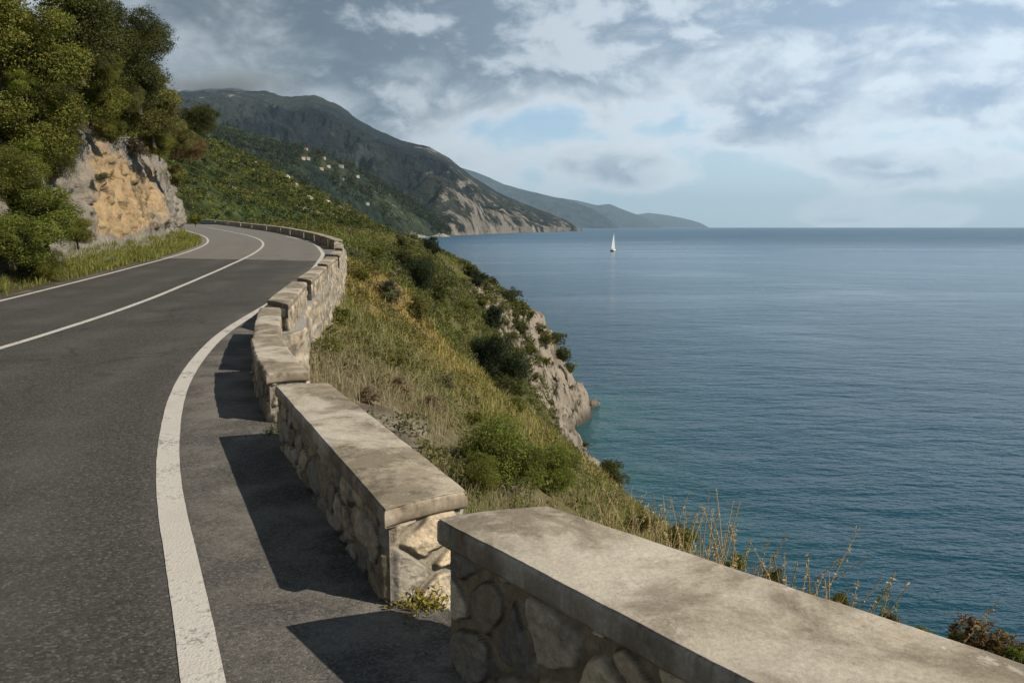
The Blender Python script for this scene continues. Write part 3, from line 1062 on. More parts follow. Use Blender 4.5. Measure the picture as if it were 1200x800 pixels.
for (x_, y_, Y_, r_, c_, w_) in [
        (455, 350, 33, 4.5, 'gold', 1), (490, 385, 36, 5, 'gold', 1.2), (530, 420, 42, 6, 'gold', 1.2), (552, 470, 42, 4, 'gold', 1), (690, 575, 34, 3.5, 'tan', 1.3), (750, 615, 25, 5, 'tan', 1.3), (640, 590, 15, 2, 'tan', .6),
        (385, 385, 19, 2.5, 'green', 1.3), (395, 335, 27, 3.5, 'green', 1.2), (435, 308, 48, 7, 'green', 1), (410, 400, 20, 1.5, 'gold', 1),
        (590, 545, 22, 4, 'lush', 1.3), (625, 530, 38, 5, 'lush', 1.4), (670, 545, 42, 3.5, 'lush', 1.1), (560, 580, 12, 3, 'lush', 1),
        (440, 460, 15.5, 2.0, 'grey', 2.4), (490, 450, 22, 3.5, 'grey', 2.4), (510, 510, 15, 2.5, 'grey', 2.4), (545, 530, 18, 2.5, 'grey', 2.4), (480, 490, 13, 2.5, 'grey', 2.4),
        (480, 300, 110, 18, 'olive', 1), (540, 335, 105, 16, 'olive', 1), (600, 375, 122, 13, 'olive', 1), (640, 400, 130, 10, 'olive', 1), (560, 385, 85, 10, 'olive', 1), (620, 490, 70, 14, 'olive', .8), (430, 280, 115, 16, 'olive', 1)]:
    p_ = at(x_, y_, Y_)
    GREG.append((p_[0], p_[1], r_, c_, w_))
GCOL = {'gold': (0.29, 0.205, 0.085), 'tan': (0.24, 0.185, 0.10), 'green': (0.095, 0.125, 0.030), 'lush': (0.11, 0.165, 0.022), 'grey': (0.185, 0.15, 0.105), 'olive': (0.10, 0.105, 0.034)}


def ground_colour(X, Y):
    jx = X + 2.5 * fbm(X * 0.2, Y * 0.2, 0, 4, 301)
    jy = Y + 4 * fbm(X * 0.2, Y * 0.2, 5, 4, 302)
    tot = np.full(np.shape(X), 0.02)
    col = tot[..., None] * np.array(GCOL['olive'])
    for (a, b, r_, c_, w_) in GREG:
        w = w_ * np.exp(-(((jx - a) / r_) ** 2 + ((jy - b) / (1.5 * r_)) ** 2))
        tot = tot + w
        col = col + w[..., None] * np.array(GCOL[c_])
    return col / tot[..., None]


gcol = ground_colour(GX, GY)
# bare rock: the promontory's flank and its foot, and the raw scarp below the long parapet block
dpx = lambda a, b, c, r: np.exp(-(((GX - a) / r) ** 2 + ((GY - b) / (r * 1.6)) ** 2 + 0 * c))
rockm = 0.62 * sstep(steep, 0.62, 1.05) * sstep(GY, 70, 88) * sstep(GZ, -5, -10) + 0.9 * sstep(GZ, -18, -24) * sstep(GY, 55, 85)
rockm = np.maximum(rockm, 0.75 * sstep(GZ, -13.5, -17) * sstep(GY, 80, 92))
rockm = rockm + 0.55 * fbm(GX * 0.14, GY * 0.10, GZ * 0.2, 4, 50) + 0.25 * fbm(GX * 0.5, GY * 0.4, GZ * 0.4, 3, 53)
scarp = np.exp(-(((GX + 1.9) / 1.4) ** 2 + ((GY - 11) / 4.5) ** 2)) * 0.75
rockm = np.maximum(rockm * sstep(GY, 30, 60), scarp + 0.7 * scarp * fbm(GX * 1.3, GY * 1.3, 0, 5, 51))
GZ = GZ + tfade * 0.35 * np.clip(scarp, 0, 1) * fbm(GX * 1.6, GY * 1.2, 0, 6, 52, 0.6, True)
rockm = np.clip(rockm, 0, 1)
GZ = GZ - 5.0 * sstep(GZ, SEA + 0.3, SEA - 1.6)
amp = 0.30 + 1.3 * rockm * sstep(GY, 40, 80)
GZ = GZ + tfade * (amp * rid * (0.45 + rockm) + 0.5 * nz * sstep(GY, 8, 40) + 0.10 * fbm(GX * 1.1, GY * 1.1, 0, 4, 43))
crag = fbm(GX * 0.42 + GZ * 0.1, GY * 0.30, GZ * 0.12, 6, 45, 0.6, True)
GZ = GZ + tfade * rockm * sstep(GY, 60, 90) * 2.6 * crag
GZ = GZ + tfade * rockm * sstep(GY, 60, 90) * 0.8 * fbm(GX * 1.3, GY * 0.9, GZ * 0.3, 4, 46, 0.6, True)
lat_j = 1.4 * rockm * sstep(GY, 60, 90) * fbm(GX * 0.3, GY * 0.3, GZ * 0.3, 4, 44)
wet = sstep(GZ + 0.5 * fbm(GX * 0.5, GY * 0.5, 0, 3, 54), SEA + 1.9, SEA + 0.9)
SV = np.stack([GX + lat_j, GY + 0.8 * lat_j, GZ], -1).reshape(-1, 3)
SF = grid_faces(len(ys), len(ts))[:, ::-1]
slope = struct('hillside', new_mesh('hillside', SV, SF, M_SLOPE, True, {'rock': rockm.ravel(), 'wet': wet.ravel(), 'gcol': gcol.reshape(-1, 3)}))
slope_bvh = BVHTree.FromPolygons([Vector(v) for v in SV], SF.tolist())


def slope_at(x, y):
    h = slope_bvh.ray_cast(Vector((x, y, 60)), Vector((0, 0, -1)))
    return None if h[0] is None else h[0].z


def hit(px, py, trees):
    a, b = sight(px, py)
    d = Vector((a, 1.0, b)).normalized()
    best = None
    for tname in trees:
        h = tname.ray_cast(Vector((0, 0, CAMZ)), d)
        if h[0] is not None and (best is None or h[3] < best[3]):
            best = h
    return best


# ================================================================== HILL-SIDE BANK above the road
i0 = int(np.argmin(np.abs(C0[:, 1] + 2.0) + 100 * (np.arange(len(C0)) > 120)))
sel = np.arange(i0, 392)
EL = C0[sel] + NL[sel] * (LW + 0.32)
EL = catmull(EL[::6], 860)
EL = smooth_path(EL, 30)
TL = np.gradient(EL, axis=0)
TL /= np.linalg.norm(TL, axis=1)[:, None]
NB = np.stack([-TL[:, 1], TL[:, 0]], 1)
SB = np.concatenate([[0], np.cumsum(np.linalg.norm(np.diff(EL, axis=0), axis=1))])
prof_q = np.array([0, 0.3, 0.8, 1.35, 1.6, 1.9, 2.3, 2.8, 3.6, 5.0, 7.5, 11, 16, 24, 36])
prof_z = np.array([0, 0.03, 0.10, 0.35, 1.0, 2.2, 3.8, 5.2, 6.6, 8.4, 10.8, 13.5, 17, 22, 28])
arc_p = np.concatenate([[0], np.cumsum(np.hypot(np.diff(prof_q), np.diff(prof_z)))])
nq = 290
aq = arc_p[-1] * np.linspace(0, 1, nq) ** 1.45
Q0 = np.interp(aq, arc_p, prof_q)
Z0 = np.interp(aq, arc_p, prof_z)
for _ in range(4):
    Q0[1:-1] = 0.25 * Q0[:-2] + 0.5 * Q0[1:-1] + 0.25 * Q0[2:]
    Z0[1:-1] = 0.25 * Z0[:-2] + 0.5 * Z0[1:-1] + 0.25 * Z0[2:]
Ye = EL[:, 1]
# the cut is gentle and earthy near the viewer, sheer rock towards the corner, and falls away beyond it
hs = 0.55 + 0.45 * sstep(Ye, 14, 27)
hs = hs * (1 - 0.55 * sstep(Ye, 52, 70)) * (1 - 0.5 * sstep(Ye, 80, 100))
SS = SB[:, None]
lean = 0.5 * fbm(SS * 0.11, 0 * SS, 0, 3, 61)
qq = Q0[None, :] + lean * sstep(Q0, 1.0, 2.0)[None, :] + 0.25 * sstep(Q0, 1, 2)[None, :]
zz = Z0[None, :] * hs[:, None]
BX = EL[:, None, 0] + NB[:, None, 0] * qq
BY = EL[:, None, 1] + NB[:, None, 1] * qq
BZ = zr(EL[:, 1])[:, None] - 0.02 + zz
rk_amt = sstep(Z0, 0.4, 1.4)[None, :] * np.ones_like(BX)
rr_ = fbm(SS * 0.55 + 0 * zz, zz * 0.28, 0, 6, 62, 0.55, True)
blocks = cells(SS * 0.45 + 0.25 * fbm(SS * 0.8, zz * 0.8, 0, 3, 66), zz * 0.33 + 0 * SS, 67)
facet = (blocks[2] - 0.5) * 1.1 + (blocks[1] - blocks[0]) * 0.35 - 0.9 * np.exp(-((blocks[1] - blocks[0]) / 0.06) ** 2)
dq = rk_amt * (0.50 * rr_ + 0.55 * facet + 0.30 * fbm(SS * 1.9 + 0.2 * zz, zz * 1.3, 0, 6, 63, 0.6, True) + 0.13 * fbm(SS * 4.2 + 0.4 * zz, zz * 3.4, 0, 4, 73, 0.6, True)) + 0.10 * (1 - rk_amt) * fbm(SS * 1.2 + 0 * zz, qq * 1.2, 0, 4, 65) * sstep(Q0, 0.2, 0.8)[None, :]
BX = BX - NB[:, None, 0] * dq
BY = BY - NB[:, None, 1] * dq
BZ = BZ + 0.35 * rk_amt * fbm(SS * 0.7 + 0 * zz, zz * 0.7, 0, 4, 64) + 0.05 * sstep(Q0, 0.3, 0.9)[None, :] * fbm(SS * 1.5 + 0 * zz, qq * 1.5, 0, 3, 68)
och = np.exp(-(((Ye[:, None] - 37) / 6.5) ** 2 + ((zz - 2.6) / 2.6) ** 2)) + 0.7 * np.exp(-(((Ye[:, None] - 46.5) / 2.5) ** 2 + ((zz - 3.4) / 2.6) ** 2)) + 0.3 * fbm(SS * 0.35 + 0 * zz, zz * 0.3, 0, 3, 69)
och = och * sstep(zz, 0.3, 1.2)
soil = np.maximum(sstep(Q0, 1.2, 0.7)[None, :] + 0 * SS, sstep(zz, 5.2, 7.0)) + 0.3 * fbm(SS * 0.3 + 0 * zz, zz * 0.3, 0, 3, 70)
BVv = np.stack([BX, BY, BZ], -1).reshape(-1, 3)
BF = grid_faces(len(EL), nq)
bank = struct('rocky_bank', new_mesh('rocky_bank', BVv, BF, M_BANK, True, {'ochre': np.clip(och, 0, 1).ravel(), 'soil': np.clip(soil, 0, 1).ravel()}))
fix_normals(bank.data)
bank_bvh = BVHTree.FromPolygons([Vector(v) for v in BVv], BF.tolist())


# ================================================================== FAR HILLS
def hill(name, cols, mat, nu, nv, zfoot, seed, amp, spur, vback=0.6, cliff=0.0, pw=0.8, rockfn=None, crest_amp=0.01):
    """cols: photo x and y of the crest, distance of the crest, distance of the foot"""
    c = np.array(cols, float)
    u = np.linspace(0, 1, nu)
    cu = (c[:, 0] - c[0, 0]) / (c[-1, 0] - c[0, 0])
    px, py, Dc, Df = [np.interp(u, cu, c[:, k]) for k in range(4)]
    zf = np.interp(u, cu, c[:, 4]) if c.shape[1] > 4 else np.full(nu, zfoot)
    d = (py - 400) / F
    fw = CP - SP * d
    rx = (px - 600) / F / fw
    ez = (-SP - CP * d) / fw
    zc = CAMZ + ez * Dc
    v = np.concatenate([np.linspace(0, 1, nv), 1 + np.linspace(0, vback, nv // 4)[1:]])
    Yg = Df[:, None] + (Dc - Df)[:, None] * v
    Xg = rx[:, None] * Yg
    pr_ = np.where(v <= 1, np.clip(v, 0, 1) ** pw, 1 - 0.9 * np.clip(v - 1, 0, 9) ** 1.3 * 1.4)
    hgt = (zc - zf)[:, None]
    Z = zf[:, None] + hgt * pr_
    env = (sstep(v, 0.0, 0.16) * sstep(v, 0.96, 0.38) + crest_amp) * (v <= 1)
    sx = Xg * spur
    n1 = fbm(sx + 0.35 * fbm(sx * 2, Yg * spur, 0, 3, seed + 9), Yg * spur * 0.30, 0, 6, seed, 0.5, True)
    n2 = fbm(Xg * spur * 4, Yg * spur * 4, 0, 5, seed + 1)
    Z = Z + amp * np.abs(hgt) * env * np.minimum(0.75 * n1 + 0.40 * n2 + 0.34 * fbm(Xg * spur * 6, Yg * spur * 3.5, 0, 4, seed + 12, 0.55, True) - 0.22, 0.16 + 0.5 * (1 - np.clip(v, 0, 1)))
    Z = Z + np.abs(hgt) * 0.012 * fbm(Xg * spur * 9, Yg * spur * 9, 0, 4, seed + 3) * (v > 0.02)
    if cliff:
        lo_ = np.exp(-v / 0.10)
        gul = fbm(Xg * spur * 3.2, Yg * spur * 1.2, 0, 6, seed + 2, 0.55, True)
        hcl = np.clip(0.55 + 1.0 * fbm(Xg * spur * 1.7, 0 * Xg, 0, 4, seed + 4), 0.05, 1.6)
        Z = Z + sstep(v, 0.004, 0.022) * cliff * hcl * lo_ + lo_ * cliff * 0.9 * gul * sstep(v, 0.004, 0.05)
        Xg = Xg + lo_ * cliff * 1.5 * fbm(Xg * spur * 4, Z * spur * 3, 1, 4, seed + 6)
        Yg = Yg + lo_ * cliff * 3.5 * fbm(Xg * spur * 2.5, Z * spur * 2, 2, 4, seed + 7)
    rock = rockfn(px[:, None], v[None, :], Z, n1) if rockfn else np.zeros_like(Z)
    Vh = np.stack([Xg, Yg, Z], -1).reshape(-1, 3)
    Fh = grid_faces(nu, len(v))[:, ::-1]
    o = struct(name, new_mesh(name, Vh, Fh, mat, True, {'rock': np.clip(rock, 0, 1.5).ravel()}))
    fix_normals(o.data)
    return o, BVHTree.FromPolygons([Vector(x) for x in Vh], Fh.tolist()), (Xg, Yg, Z)


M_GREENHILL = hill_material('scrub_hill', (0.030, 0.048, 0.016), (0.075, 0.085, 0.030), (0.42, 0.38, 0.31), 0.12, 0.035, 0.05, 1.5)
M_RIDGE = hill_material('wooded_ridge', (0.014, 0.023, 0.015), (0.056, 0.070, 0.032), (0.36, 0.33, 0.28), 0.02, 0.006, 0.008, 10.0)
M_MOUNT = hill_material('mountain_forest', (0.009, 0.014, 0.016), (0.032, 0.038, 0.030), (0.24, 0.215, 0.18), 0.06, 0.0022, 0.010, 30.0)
M_FAR = hill_material('distant_ridge', (0.026, 0.038, 0.048), (0.045, 0.06, 0.066), (0.3, 0.28, 0.24), 0.0, 0.001, 0.002, 60.0)  # bluish base colours: some distance haze is painted into the ridges

mid_cols = [(120, 110, 520, 150, 0), (225, 152, 480, 150, -2), (243, 162.5, 470, 152, -3), (276, 180, 430, 155, -5), (298, 188.6, 405, 158, -6), (331, 206.5, 370, 160, -8), (361, 223, 340, 162, -9),
            (394, 239.5, 310, 166, -11), (414, 248, 290, 170, -12), (433, 261.5, 265, 175, -13), (455, 272.5, 240, 180, -16), (490, 290, 225, 185, -24), (530, 320, 220, 190, -32)]
mid_o, mid_bvh, mid_g = hill('hills', mid_cols, M_GREENHILL, 300, 220, 0, 100, 0.10, 0.020, 0.7, 0, 0.85,
                             lambda px, v, Z, n: 0.30 + 0.45 * sstep(px, 300, 420) * sstep(v, 0.6, 1.0), 0.02)
ridge_cols = [(150, 120, 2600, 1100, -10), (236, 140, 2500, 1100, -10), (250, 146, 2400, 1200, -15), (271, 149, 2350, 1250, -20), (295, 153, 2300, 1300, -25), (317, 160, 2250, 1350, SEA), (334, 168, 2200, 1400, SEA), (356, 171, 2200, 1450, SEA), (372, 176, 2200, 1500, SEA),
              (389, 186, 2250, 1600, SEA), (408, 194, 2300, 1700, SEA), (427, 204, 2350, 1800, SEA), (444, 214, 2400, 1900, SEA), (470, 230, 2500, 2050, SEA), (500, 250, 2550, 2250, SEA), (520, 268, 2600, 2400, SEA), (530, 277, 2620, 2500, SEA - 6)]
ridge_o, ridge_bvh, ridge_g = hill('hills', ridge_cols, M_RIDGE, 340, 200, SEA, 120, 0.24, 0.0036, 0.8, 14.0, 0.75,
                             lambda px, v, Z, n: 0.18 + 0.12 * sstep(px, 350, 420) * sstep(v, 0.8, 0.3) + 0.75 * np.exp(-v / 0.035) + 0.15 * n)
mt_cols = [(60, 118, 6800, 3000), (150, 112, 6800, 3000), (199, 109, 6800, 3000), (229, 105, 6800, 3000), (262, 103.5, 6800, 3000), (287, 106, 6700, 3000), (312, 107.5, 6600, 3000), (334, 114, 6500, 3000), (350, 113.5, 6400, 3000), (367, 112, 6400, 3000), (381, 116, 6400, 3000),
           (400, 125.5, 6350, 3000), (414, 136, 6300, 3000), (427, 144.6, 6300, 3000), (444, 153, 6250, 3000), (460, 160.5, 6200, 3000), (477, 167, 6100, 2950), (503, 172.5, 6000, 2850), (526, 185, 6000, 2800), (553, 206.5, 6000, 3000), (584, 225.7, 6000, 3500), (615, 239, 6000, 4100),
           (645, 250.5, 6000, 4800), (664, 258, 5950, 5300), (674, 265, 5900, 5600), (679, 271, 5850, 5750)]
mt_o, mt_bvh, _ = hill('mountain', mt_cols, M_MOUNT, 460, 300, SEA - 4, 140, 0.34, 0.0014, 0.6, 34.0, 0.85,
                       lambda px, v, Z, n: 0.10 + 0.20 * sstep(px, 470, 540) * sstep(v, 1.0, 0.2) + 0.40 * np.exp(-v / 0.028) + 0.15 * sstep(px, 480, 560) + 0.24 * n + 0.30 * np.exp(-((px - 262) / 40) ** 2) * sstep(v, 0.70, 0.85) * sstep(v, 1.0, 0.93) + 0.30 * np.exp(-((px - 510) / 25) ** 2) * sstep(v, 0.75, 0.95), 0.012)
f1_cols = [(480, 180, 11500, 9000), (542, 197, 11500, 9200), (565, 204.6, 11400, 9300), (591, 216, 11300, 9300), (614, 222.6, 11200, 9400), (634, 227.6, 11000, 9400), (649, 231, 10900, 9400), (668, 235, 10800, 9500), (691, 243.5, 10600, 9600), (706, 251, 10500, 9700), (722, 264, 10300, 9850), (726, 268, 10200, 9950)]
f1_cols = [(a, b, c * 1.75, d * 1.75) for a, b, c, d in f1_cols]
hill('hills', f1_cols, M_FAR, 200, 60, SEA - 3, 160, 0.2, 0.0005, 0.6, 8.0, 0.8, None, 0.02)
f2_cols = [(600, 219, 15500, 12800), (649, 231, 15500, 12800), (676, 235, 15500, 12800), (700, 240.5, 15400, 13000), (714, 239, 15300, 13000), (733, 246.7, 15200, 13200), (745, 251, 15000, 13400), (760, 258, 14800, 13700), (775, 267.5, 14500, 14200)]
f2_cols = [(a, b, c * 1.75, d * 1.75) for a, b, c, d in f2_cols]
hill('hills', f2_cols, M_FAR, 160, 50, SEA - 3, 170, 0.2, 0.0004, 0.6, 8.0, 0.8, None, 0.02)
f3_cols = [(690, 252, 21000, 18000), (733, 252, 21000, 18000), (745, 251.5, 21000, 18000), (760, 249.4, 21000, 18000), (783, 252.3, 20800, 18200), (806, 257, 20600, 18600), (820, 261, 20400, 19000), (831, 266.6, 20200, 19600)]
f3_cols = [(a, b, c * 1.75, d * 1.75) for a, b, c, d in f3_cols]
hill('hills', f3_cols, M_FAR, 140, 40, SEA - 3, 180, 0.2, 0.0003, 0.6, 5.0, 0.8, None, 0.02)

# ================================================================== SEA
rads = np.concatenate([np.geomspace(12, 42500, 260)])
angs = np.radians(np.linspace(-60, 240, 241))
SX = rads[:, None] * np.cos(angs)[None, :]
SY = rads[:, None] * np.sin(angs)[None, :]
SZ = np.full(SX.shape, SEA)
# long curved slick out on the bay (smooth water), as a ribbon in plan
spx = [(735, 320), (830, 322), (905, 328), (962, 333), (1010, 343), (1060, 352)]
slick = np.zeros(SX.shape)
spx2 = [(965, 335), (930, 345), (905, 360), (905, 375), (925, 392)]
for pts, w0 in ((spx, 0.075), (spx2, 0.11)):
    P = []
    for x, y in pts:
        a, b = sight(x, y)
        Yd = (SEA - CAMZ) / b
        P.append((a * Yd, Yd))
    P = catmull(P, 60)
    D = np.full(SX.shape, 1e9)
    for p in P:
        D = np.minimum(D, np.hypot((SX - p[0]), (SY - p[1]) * 0.6) / (p[1] * w0))
    slick = np.maximum(slick, sstep(D, 1.0, 0.15))
shal = np.zeros(SX.shape)
for p in [(5, 105), (10, 118), (14, 132), (9, 95), (12, 75), (16, 50), (2, 150), (-8, 162)]:
    shal = np.maximum(shal, np.exp(-np.hypot(SX - p[0], SY - p[1]) / 9.0))
sea = struct('sea', new_mesh('sea', np.stack([SX, SY, SZ], -1).reshape(-1, 3), grid_faces(len(rads), len(angs)), M_SEA, True, {'slick': slick.ravel(), 'shallow': (0.85 * shal).ravel()}))
fix_normals(sea.data)
if sea.data.polygons[1000].normal.z < 0:
    sea.data.flip_normals()

# ================================================================== PLANTS
rng = np.random.default_rng(7)


def unit(v):
    return v / np.maximum(np.linalg.norm(v, axis=-1, keepdims=True), 1e-9)


def leaf_quads(P, N, size, r, aspect=0.55):
    """rhombic leaves at P facing roughly along N: verts (4n,3), faces (n,4)"""
    n = len(P)
    a = unit(np.cross(N, r.normal(size=(n, 3))))
    b = unit(np.cross(N, a))
    s = np.broadcast_to(np.asarray(size, float), (n,))[:, None]
    v0 = P - a * s * 0.5
    v1 = P + b * s * aspect * 0.5 + N * s * 0.08
    v2 = P + a * s * 0.5 - N * s * 0.10
    v3 = P - b * s * aspect * 0.5 + N * s * 0.08
    V_ = np.stack([v0, v1, v2, v3], 1).reshape(-1, 3)
    return V_, np.arange(4 * n).reshape(n, 4)


def crown_mesh(name, seed, nleaf, leaf, nlobe=12, flat=0.85, tall=1.0, loose=0.22):
    r = np.random.default_rng(seed)
    c = r.normal(size=(nlobe, 3))
    c = unit(c) * (r.random((nlobe, 1)) ** 0.45) * (0.75 + 0.5 * r.random((nlobe, 1))) * np.array([0.76, 0.76, 0.62 * tall])
    c[:, 2] = np.maximum(c[:, 2] * 0.9, -0.42)
    rad = 0.17 + 0.22 * r.random(nlobe)
    per = 14
    nt_ = nleaf // per
    li = r.choice(nlobe, nt_, p=rad ** 2 / (rad ** 2).sum())
    d = unit(r.normal(size=(nt_, 3)) + np.array([0, 0, 0.25]))
    depth = 1 - loose * 2.2 * r.random(nt_) ** 2 + 0.28 * r.random(nt_) ** 5
    tw = c[li] + d * (rad[li] * depth)[:, None] * np.array([1, 1, flat])
    tone = 0.6 + 0.8 * r.random(nt_)
    lobe_t = 0.65 + 0.7 * r.random(nlobe)
    P = np.repeat(tw, per, 0) + r.normal(size=(nt_ * per, 3)) * 0.042
    D = np.repeat(d, per, 0)
    N = unit(D * 0.7 + r.normal(size=P.shape) * 0.75 + np.array([0, 0, 0.25]))
    Vv, Ff = leaf_quads(P, N, leaf * (0.6 + 0.8 * r.random(len(P))), r)
    t = np.repeat(tone * lobe_t[li], per) * (0.75 + 0.5 * r.random(len(P)))
    hue = r.random(len(P))
    col = np.stack([t * (0.85 + 0.4 * hue), t, t * (0.75 + 0.4 * r.random(len(P)))], 1)
    Vv[:, 2] += 0.62 * tall
    me = new_mesh(name, Vv, Ff, M_LEAF, False, {'col': np.repeat(col, 4, 0)})
    return me, c + np.array([0, 0, 0.62 * tall]), rad


def tube(path, radii, k=7):
    path = np.asarray(path, float)
    n = len(path)
    t = unit(np.gradient(path, axis=0))
    ref = np.array([0.31, 0.9, 0.27])
    a = unit(np.cross(t, ref))
    b = np.cross(t, a)
    th = np.linspace(0, 2 * math.pi, k, endpoint=False)
    V_ = path[:, None] + np.asarray(radii)[:, None, None] * (np.cos(th)[None, :, None] * a[:, None] + np.sin(th)[None, :, None] * b[:, None])
    return V_.reshape(-1, 3), grid_faces(n, k, 0, True)


def trunk_mesh(name, seed, cs, rad):
    r = np.random.default_rng(seed + 900)
    Vv, Ff, b = [], [], 0
    fork = np.array([0.03, -0.02, 0.16])
    paths = [(np.array([[0, 0, -0.25], [0.02, 0.01, 0.0], fork]), [0.05, 0.042, 0.036])]
    for i in range(min(9, len(cs))):
        m = (fork + cs[i]) / 2 + r.normal(size=3) * 0.06
        paths.append((np.array([fork, m, cs[i] * 0.98, cs[i] + unit(cs[i] - fork) * rad[i] * 0.6]), [0.030, 0.020, 0.012, 0.005]))
    for p, ra in paths:
        v, f = tube(p, ra)
        Vv.append(v)
        Ff.append(f + b)
        b += len(v)
    return new_mesh(name, np.vstack(Vv), np.vstack(Ff), M_BARK, True)


PROTO = {}
for lod, n_, lf, cnt in (('near', 36000, 0.037, 5), ('mid', 6500, 0.075, 5), ('far', 1700, 0.15, 4)):
    PROTO[lod] = []
    for k in range(cnt):
        me, cs, rd = crown_mesh('crown', 200 + k * 7 + len(lod), n_, lf, 19 + 2 * k, 0.85, (1.0, 0.8, 1.25, 0.95, 1.1)[k])
        PROTO[lod].append((me, trunk_mesh('trunk', 300 + k, cs, rd), (1.0, 0.8, 1.25, 0.95, 1.1)[k]))

TONE = {'dark': (0.066, 0.077, 0.021), 'mid': (0.132, 0.144, 0.029), 'bright': (0.14, 0.175, 0.028), 'olive': (0.125, 0.128, 0.042),
        'grey': (0.14, 0.145, 0.085), 'brown': (0.17, 0.12, 0.06), 'deep': (0.026, 0.040, 0.015), 'lush': (0.125, 0.155, 0.030), 'dun': (0.21, 0.17, 0.125)}
pcount = 0


def plant(kind, label, cat, centre, rad, tone, lod, group, squash=1.0):
    """a shrub or tree whose crown is centred at a point: empty at its foot, crown and trunk as parts"""
    global pcount
    me, tr, tall = PROTO[lod][pcount % len(PROTO[lod])]
    pcount += 1
    foot = (centre[0], centre[1], centre[2] - 0.62 * tall * rad * squash)
    t = thing(kind, label, cat, foot, group, rng.random() * 6.28)
    t.scale = (rad, rad, rad * squash)
    c = link('crown', me, t)
    k = TONE[tone]
    j = 0.88 + 0.24 * rng.random()
    c.color = (k[0] * j, k[1] * j, k[2] * j, 1)
    s = link('trunk', tr, t)
    return t


G_BANK = 'trees and shrubs growing on the bank above the road'
bank_plants = [
    # px, py, radius px, tone, kind, distance if it stands clear of the bank, label
    (22, 48, 72, 'mid', 'tree', 21, 'yellow-green broadleaf tree cut off by the upper corner of the frame, above the road cut'),
    (38, 140, 60, 'mid', 'tree', 21.5, 'leafy green tree directly under the yellow-green corner tree'),
    (92, 28, 62, 'dark', 'tree', 27, 'dark evergreen tree between the yellow-green corner tree and the crest of the bank'),
    (104, 108, 46, 'mid', 'shrub', 28, 'mixed green and brown shrub with bare twigs, on the bank below the dark evergreen'),
    (140, 42, 46, 'dark', 'tree', 33, 'dark evergreen tree whose crown leans against the grey sky at the bank crest'),
    (162, 92, 44, 'dark', 'tree', 37, 'dark bushy tree below the leaning evergreen, above the ochre rock'),
    (128, 150, 22, 'mid', 'shrub', 31, 'shrub drooping over the upper edge of the ochre rock face'),
    (178, 128, 40, 'olive', 'shrub', 40, 'olive shrub on the skyline of the bank just below the dark bushy tree'),
    (205, 158, 27, 'olive', 'shrub', 44, 'olive shrub hanging down the rock near the corner of the cut'),
    (208, 205, 17, 'olive', 'shrub', 46, 'low olive shrub hanging lowest over the narrow pale rock pillar at the corner'),
    (222, 172, 22, 'brown', 'shrub', 47.5, 'brownish shrub at the very corner of the cut beside the hills'),
    (229, 138, 26, 'dark', 'tree', 55, 'lone dark tree standing out from the bank against the far mountain'),
    (70, 70, 44, 'olive', 'shrub', 25.5, 'olive-green shrub wedged between the yellow-green corner tree and the dark evergreen'),
    (60, 190, 28, 'dark', 'shrub', 24, 'dark shrub in the hollow above the bright roadside bush'),
    (12, 205, 42, 'mid', 'shrub', 19.5, 'green shrub at the frame edge above the bright roadside bush'),
    (52, 246, 52, 'lush', 'bush', 19.8, 'big bright green bush leaning over the road edge at the foot of the bank'),
    (14, 276, 50, 'lush', 'bush', 18, 'bright green bush at the frame edge, close to the white road line'),
    (90, 268, 22, 'mid', 'bush', 21.8, 'smaller green bush beside the grey rock, right of the big bright bush'),
    (44, 312, 28, 'mid', 'bush', 19.2, 'low dark green bush at the road verge under the big bright bush'),
    (160, 172, 13, 'dun', 'shrub', 36.5, 'dry twiggy shrub growing from the top of the ochre rock face'),
    (186, 168, 22, 'mid', 'shrub', 41, 'green shrub in the cleft between the ochre face and the pale pillar'),
    (118, 208, 9, 'grey', 'shrub', 28.5, 'grey-green shrub clinging to the grey rock left of the ochre face'),
    (229, 256, 9, 'mid', 'shrub', 46.5, 'small green shrub at the foot of the pale rock pillar'),
    (62, 108, 26, 'olive', 'shrub', 23.5, 'olive shrub in the middle of the leafy mass left of the mixed brown shrub'),
    (126, 78, 22, 'mid', 'shrub', 29.5, 'light green shrub caught between two dark evergreens on the bank'),
    (30, 96, 22, 'bright', 'shrub', 20.5, 'bright yellow-green shrub between the corner tree and the leafy tree below it'),
    (84, 140, 18, 'dun', 'shrub', 26, 'bare twiggy grey-brown shrub below the olive shrub of the leafy mass'),
    (108, 66, 20, 'olive', 'shrub', 27, 'olive shrub just below the dark evergreen at the bank crest'),
    (150, 118, 20, 'olive', 'shrub', 34, 'olive shrub above the ochre rock, under the dark bushy tree'),
    (188, 104, 17, 'mid', 'shrub', 41, 'green shrub on the skyline between the dark bushy tree and the olive shrub'),
    (196, 130, 14, 'brown', 'shrub', 43, 'brown dry shrub on the skyline above the hanging olive shrub'),
    (72, 168, 22, 'mid', 'shrub', 24.5, 'fresh green shrub at the upper left edge of the grey rock'),
    (34, 178, 22, 'bright', 'shrub', 20.8, 'light green shrub over the hollow above the bright roadside bush'),
    (172, 45, 26, 'dark', 'tree', 41, 'small dark tree rising on the skyline behind the leaning evergreen'),
]
for (x, y, r_, tone, kind, Y, lab) in bank_plants:
    h = hit(x, y, [bank_bvh])
    Yd = Y
    if h and h[0].y < 80:
        Yd = min(h[0].y - 0.15 * r_ * h[0].y / F, Y + 3)
    rad = r_ * Yd / F
    plant(kind, lab, kind, at(x, y, Yd), rad * 1.14, tone, 'near' if r_ > 18 else 'mid', G_BANK, 0.92)

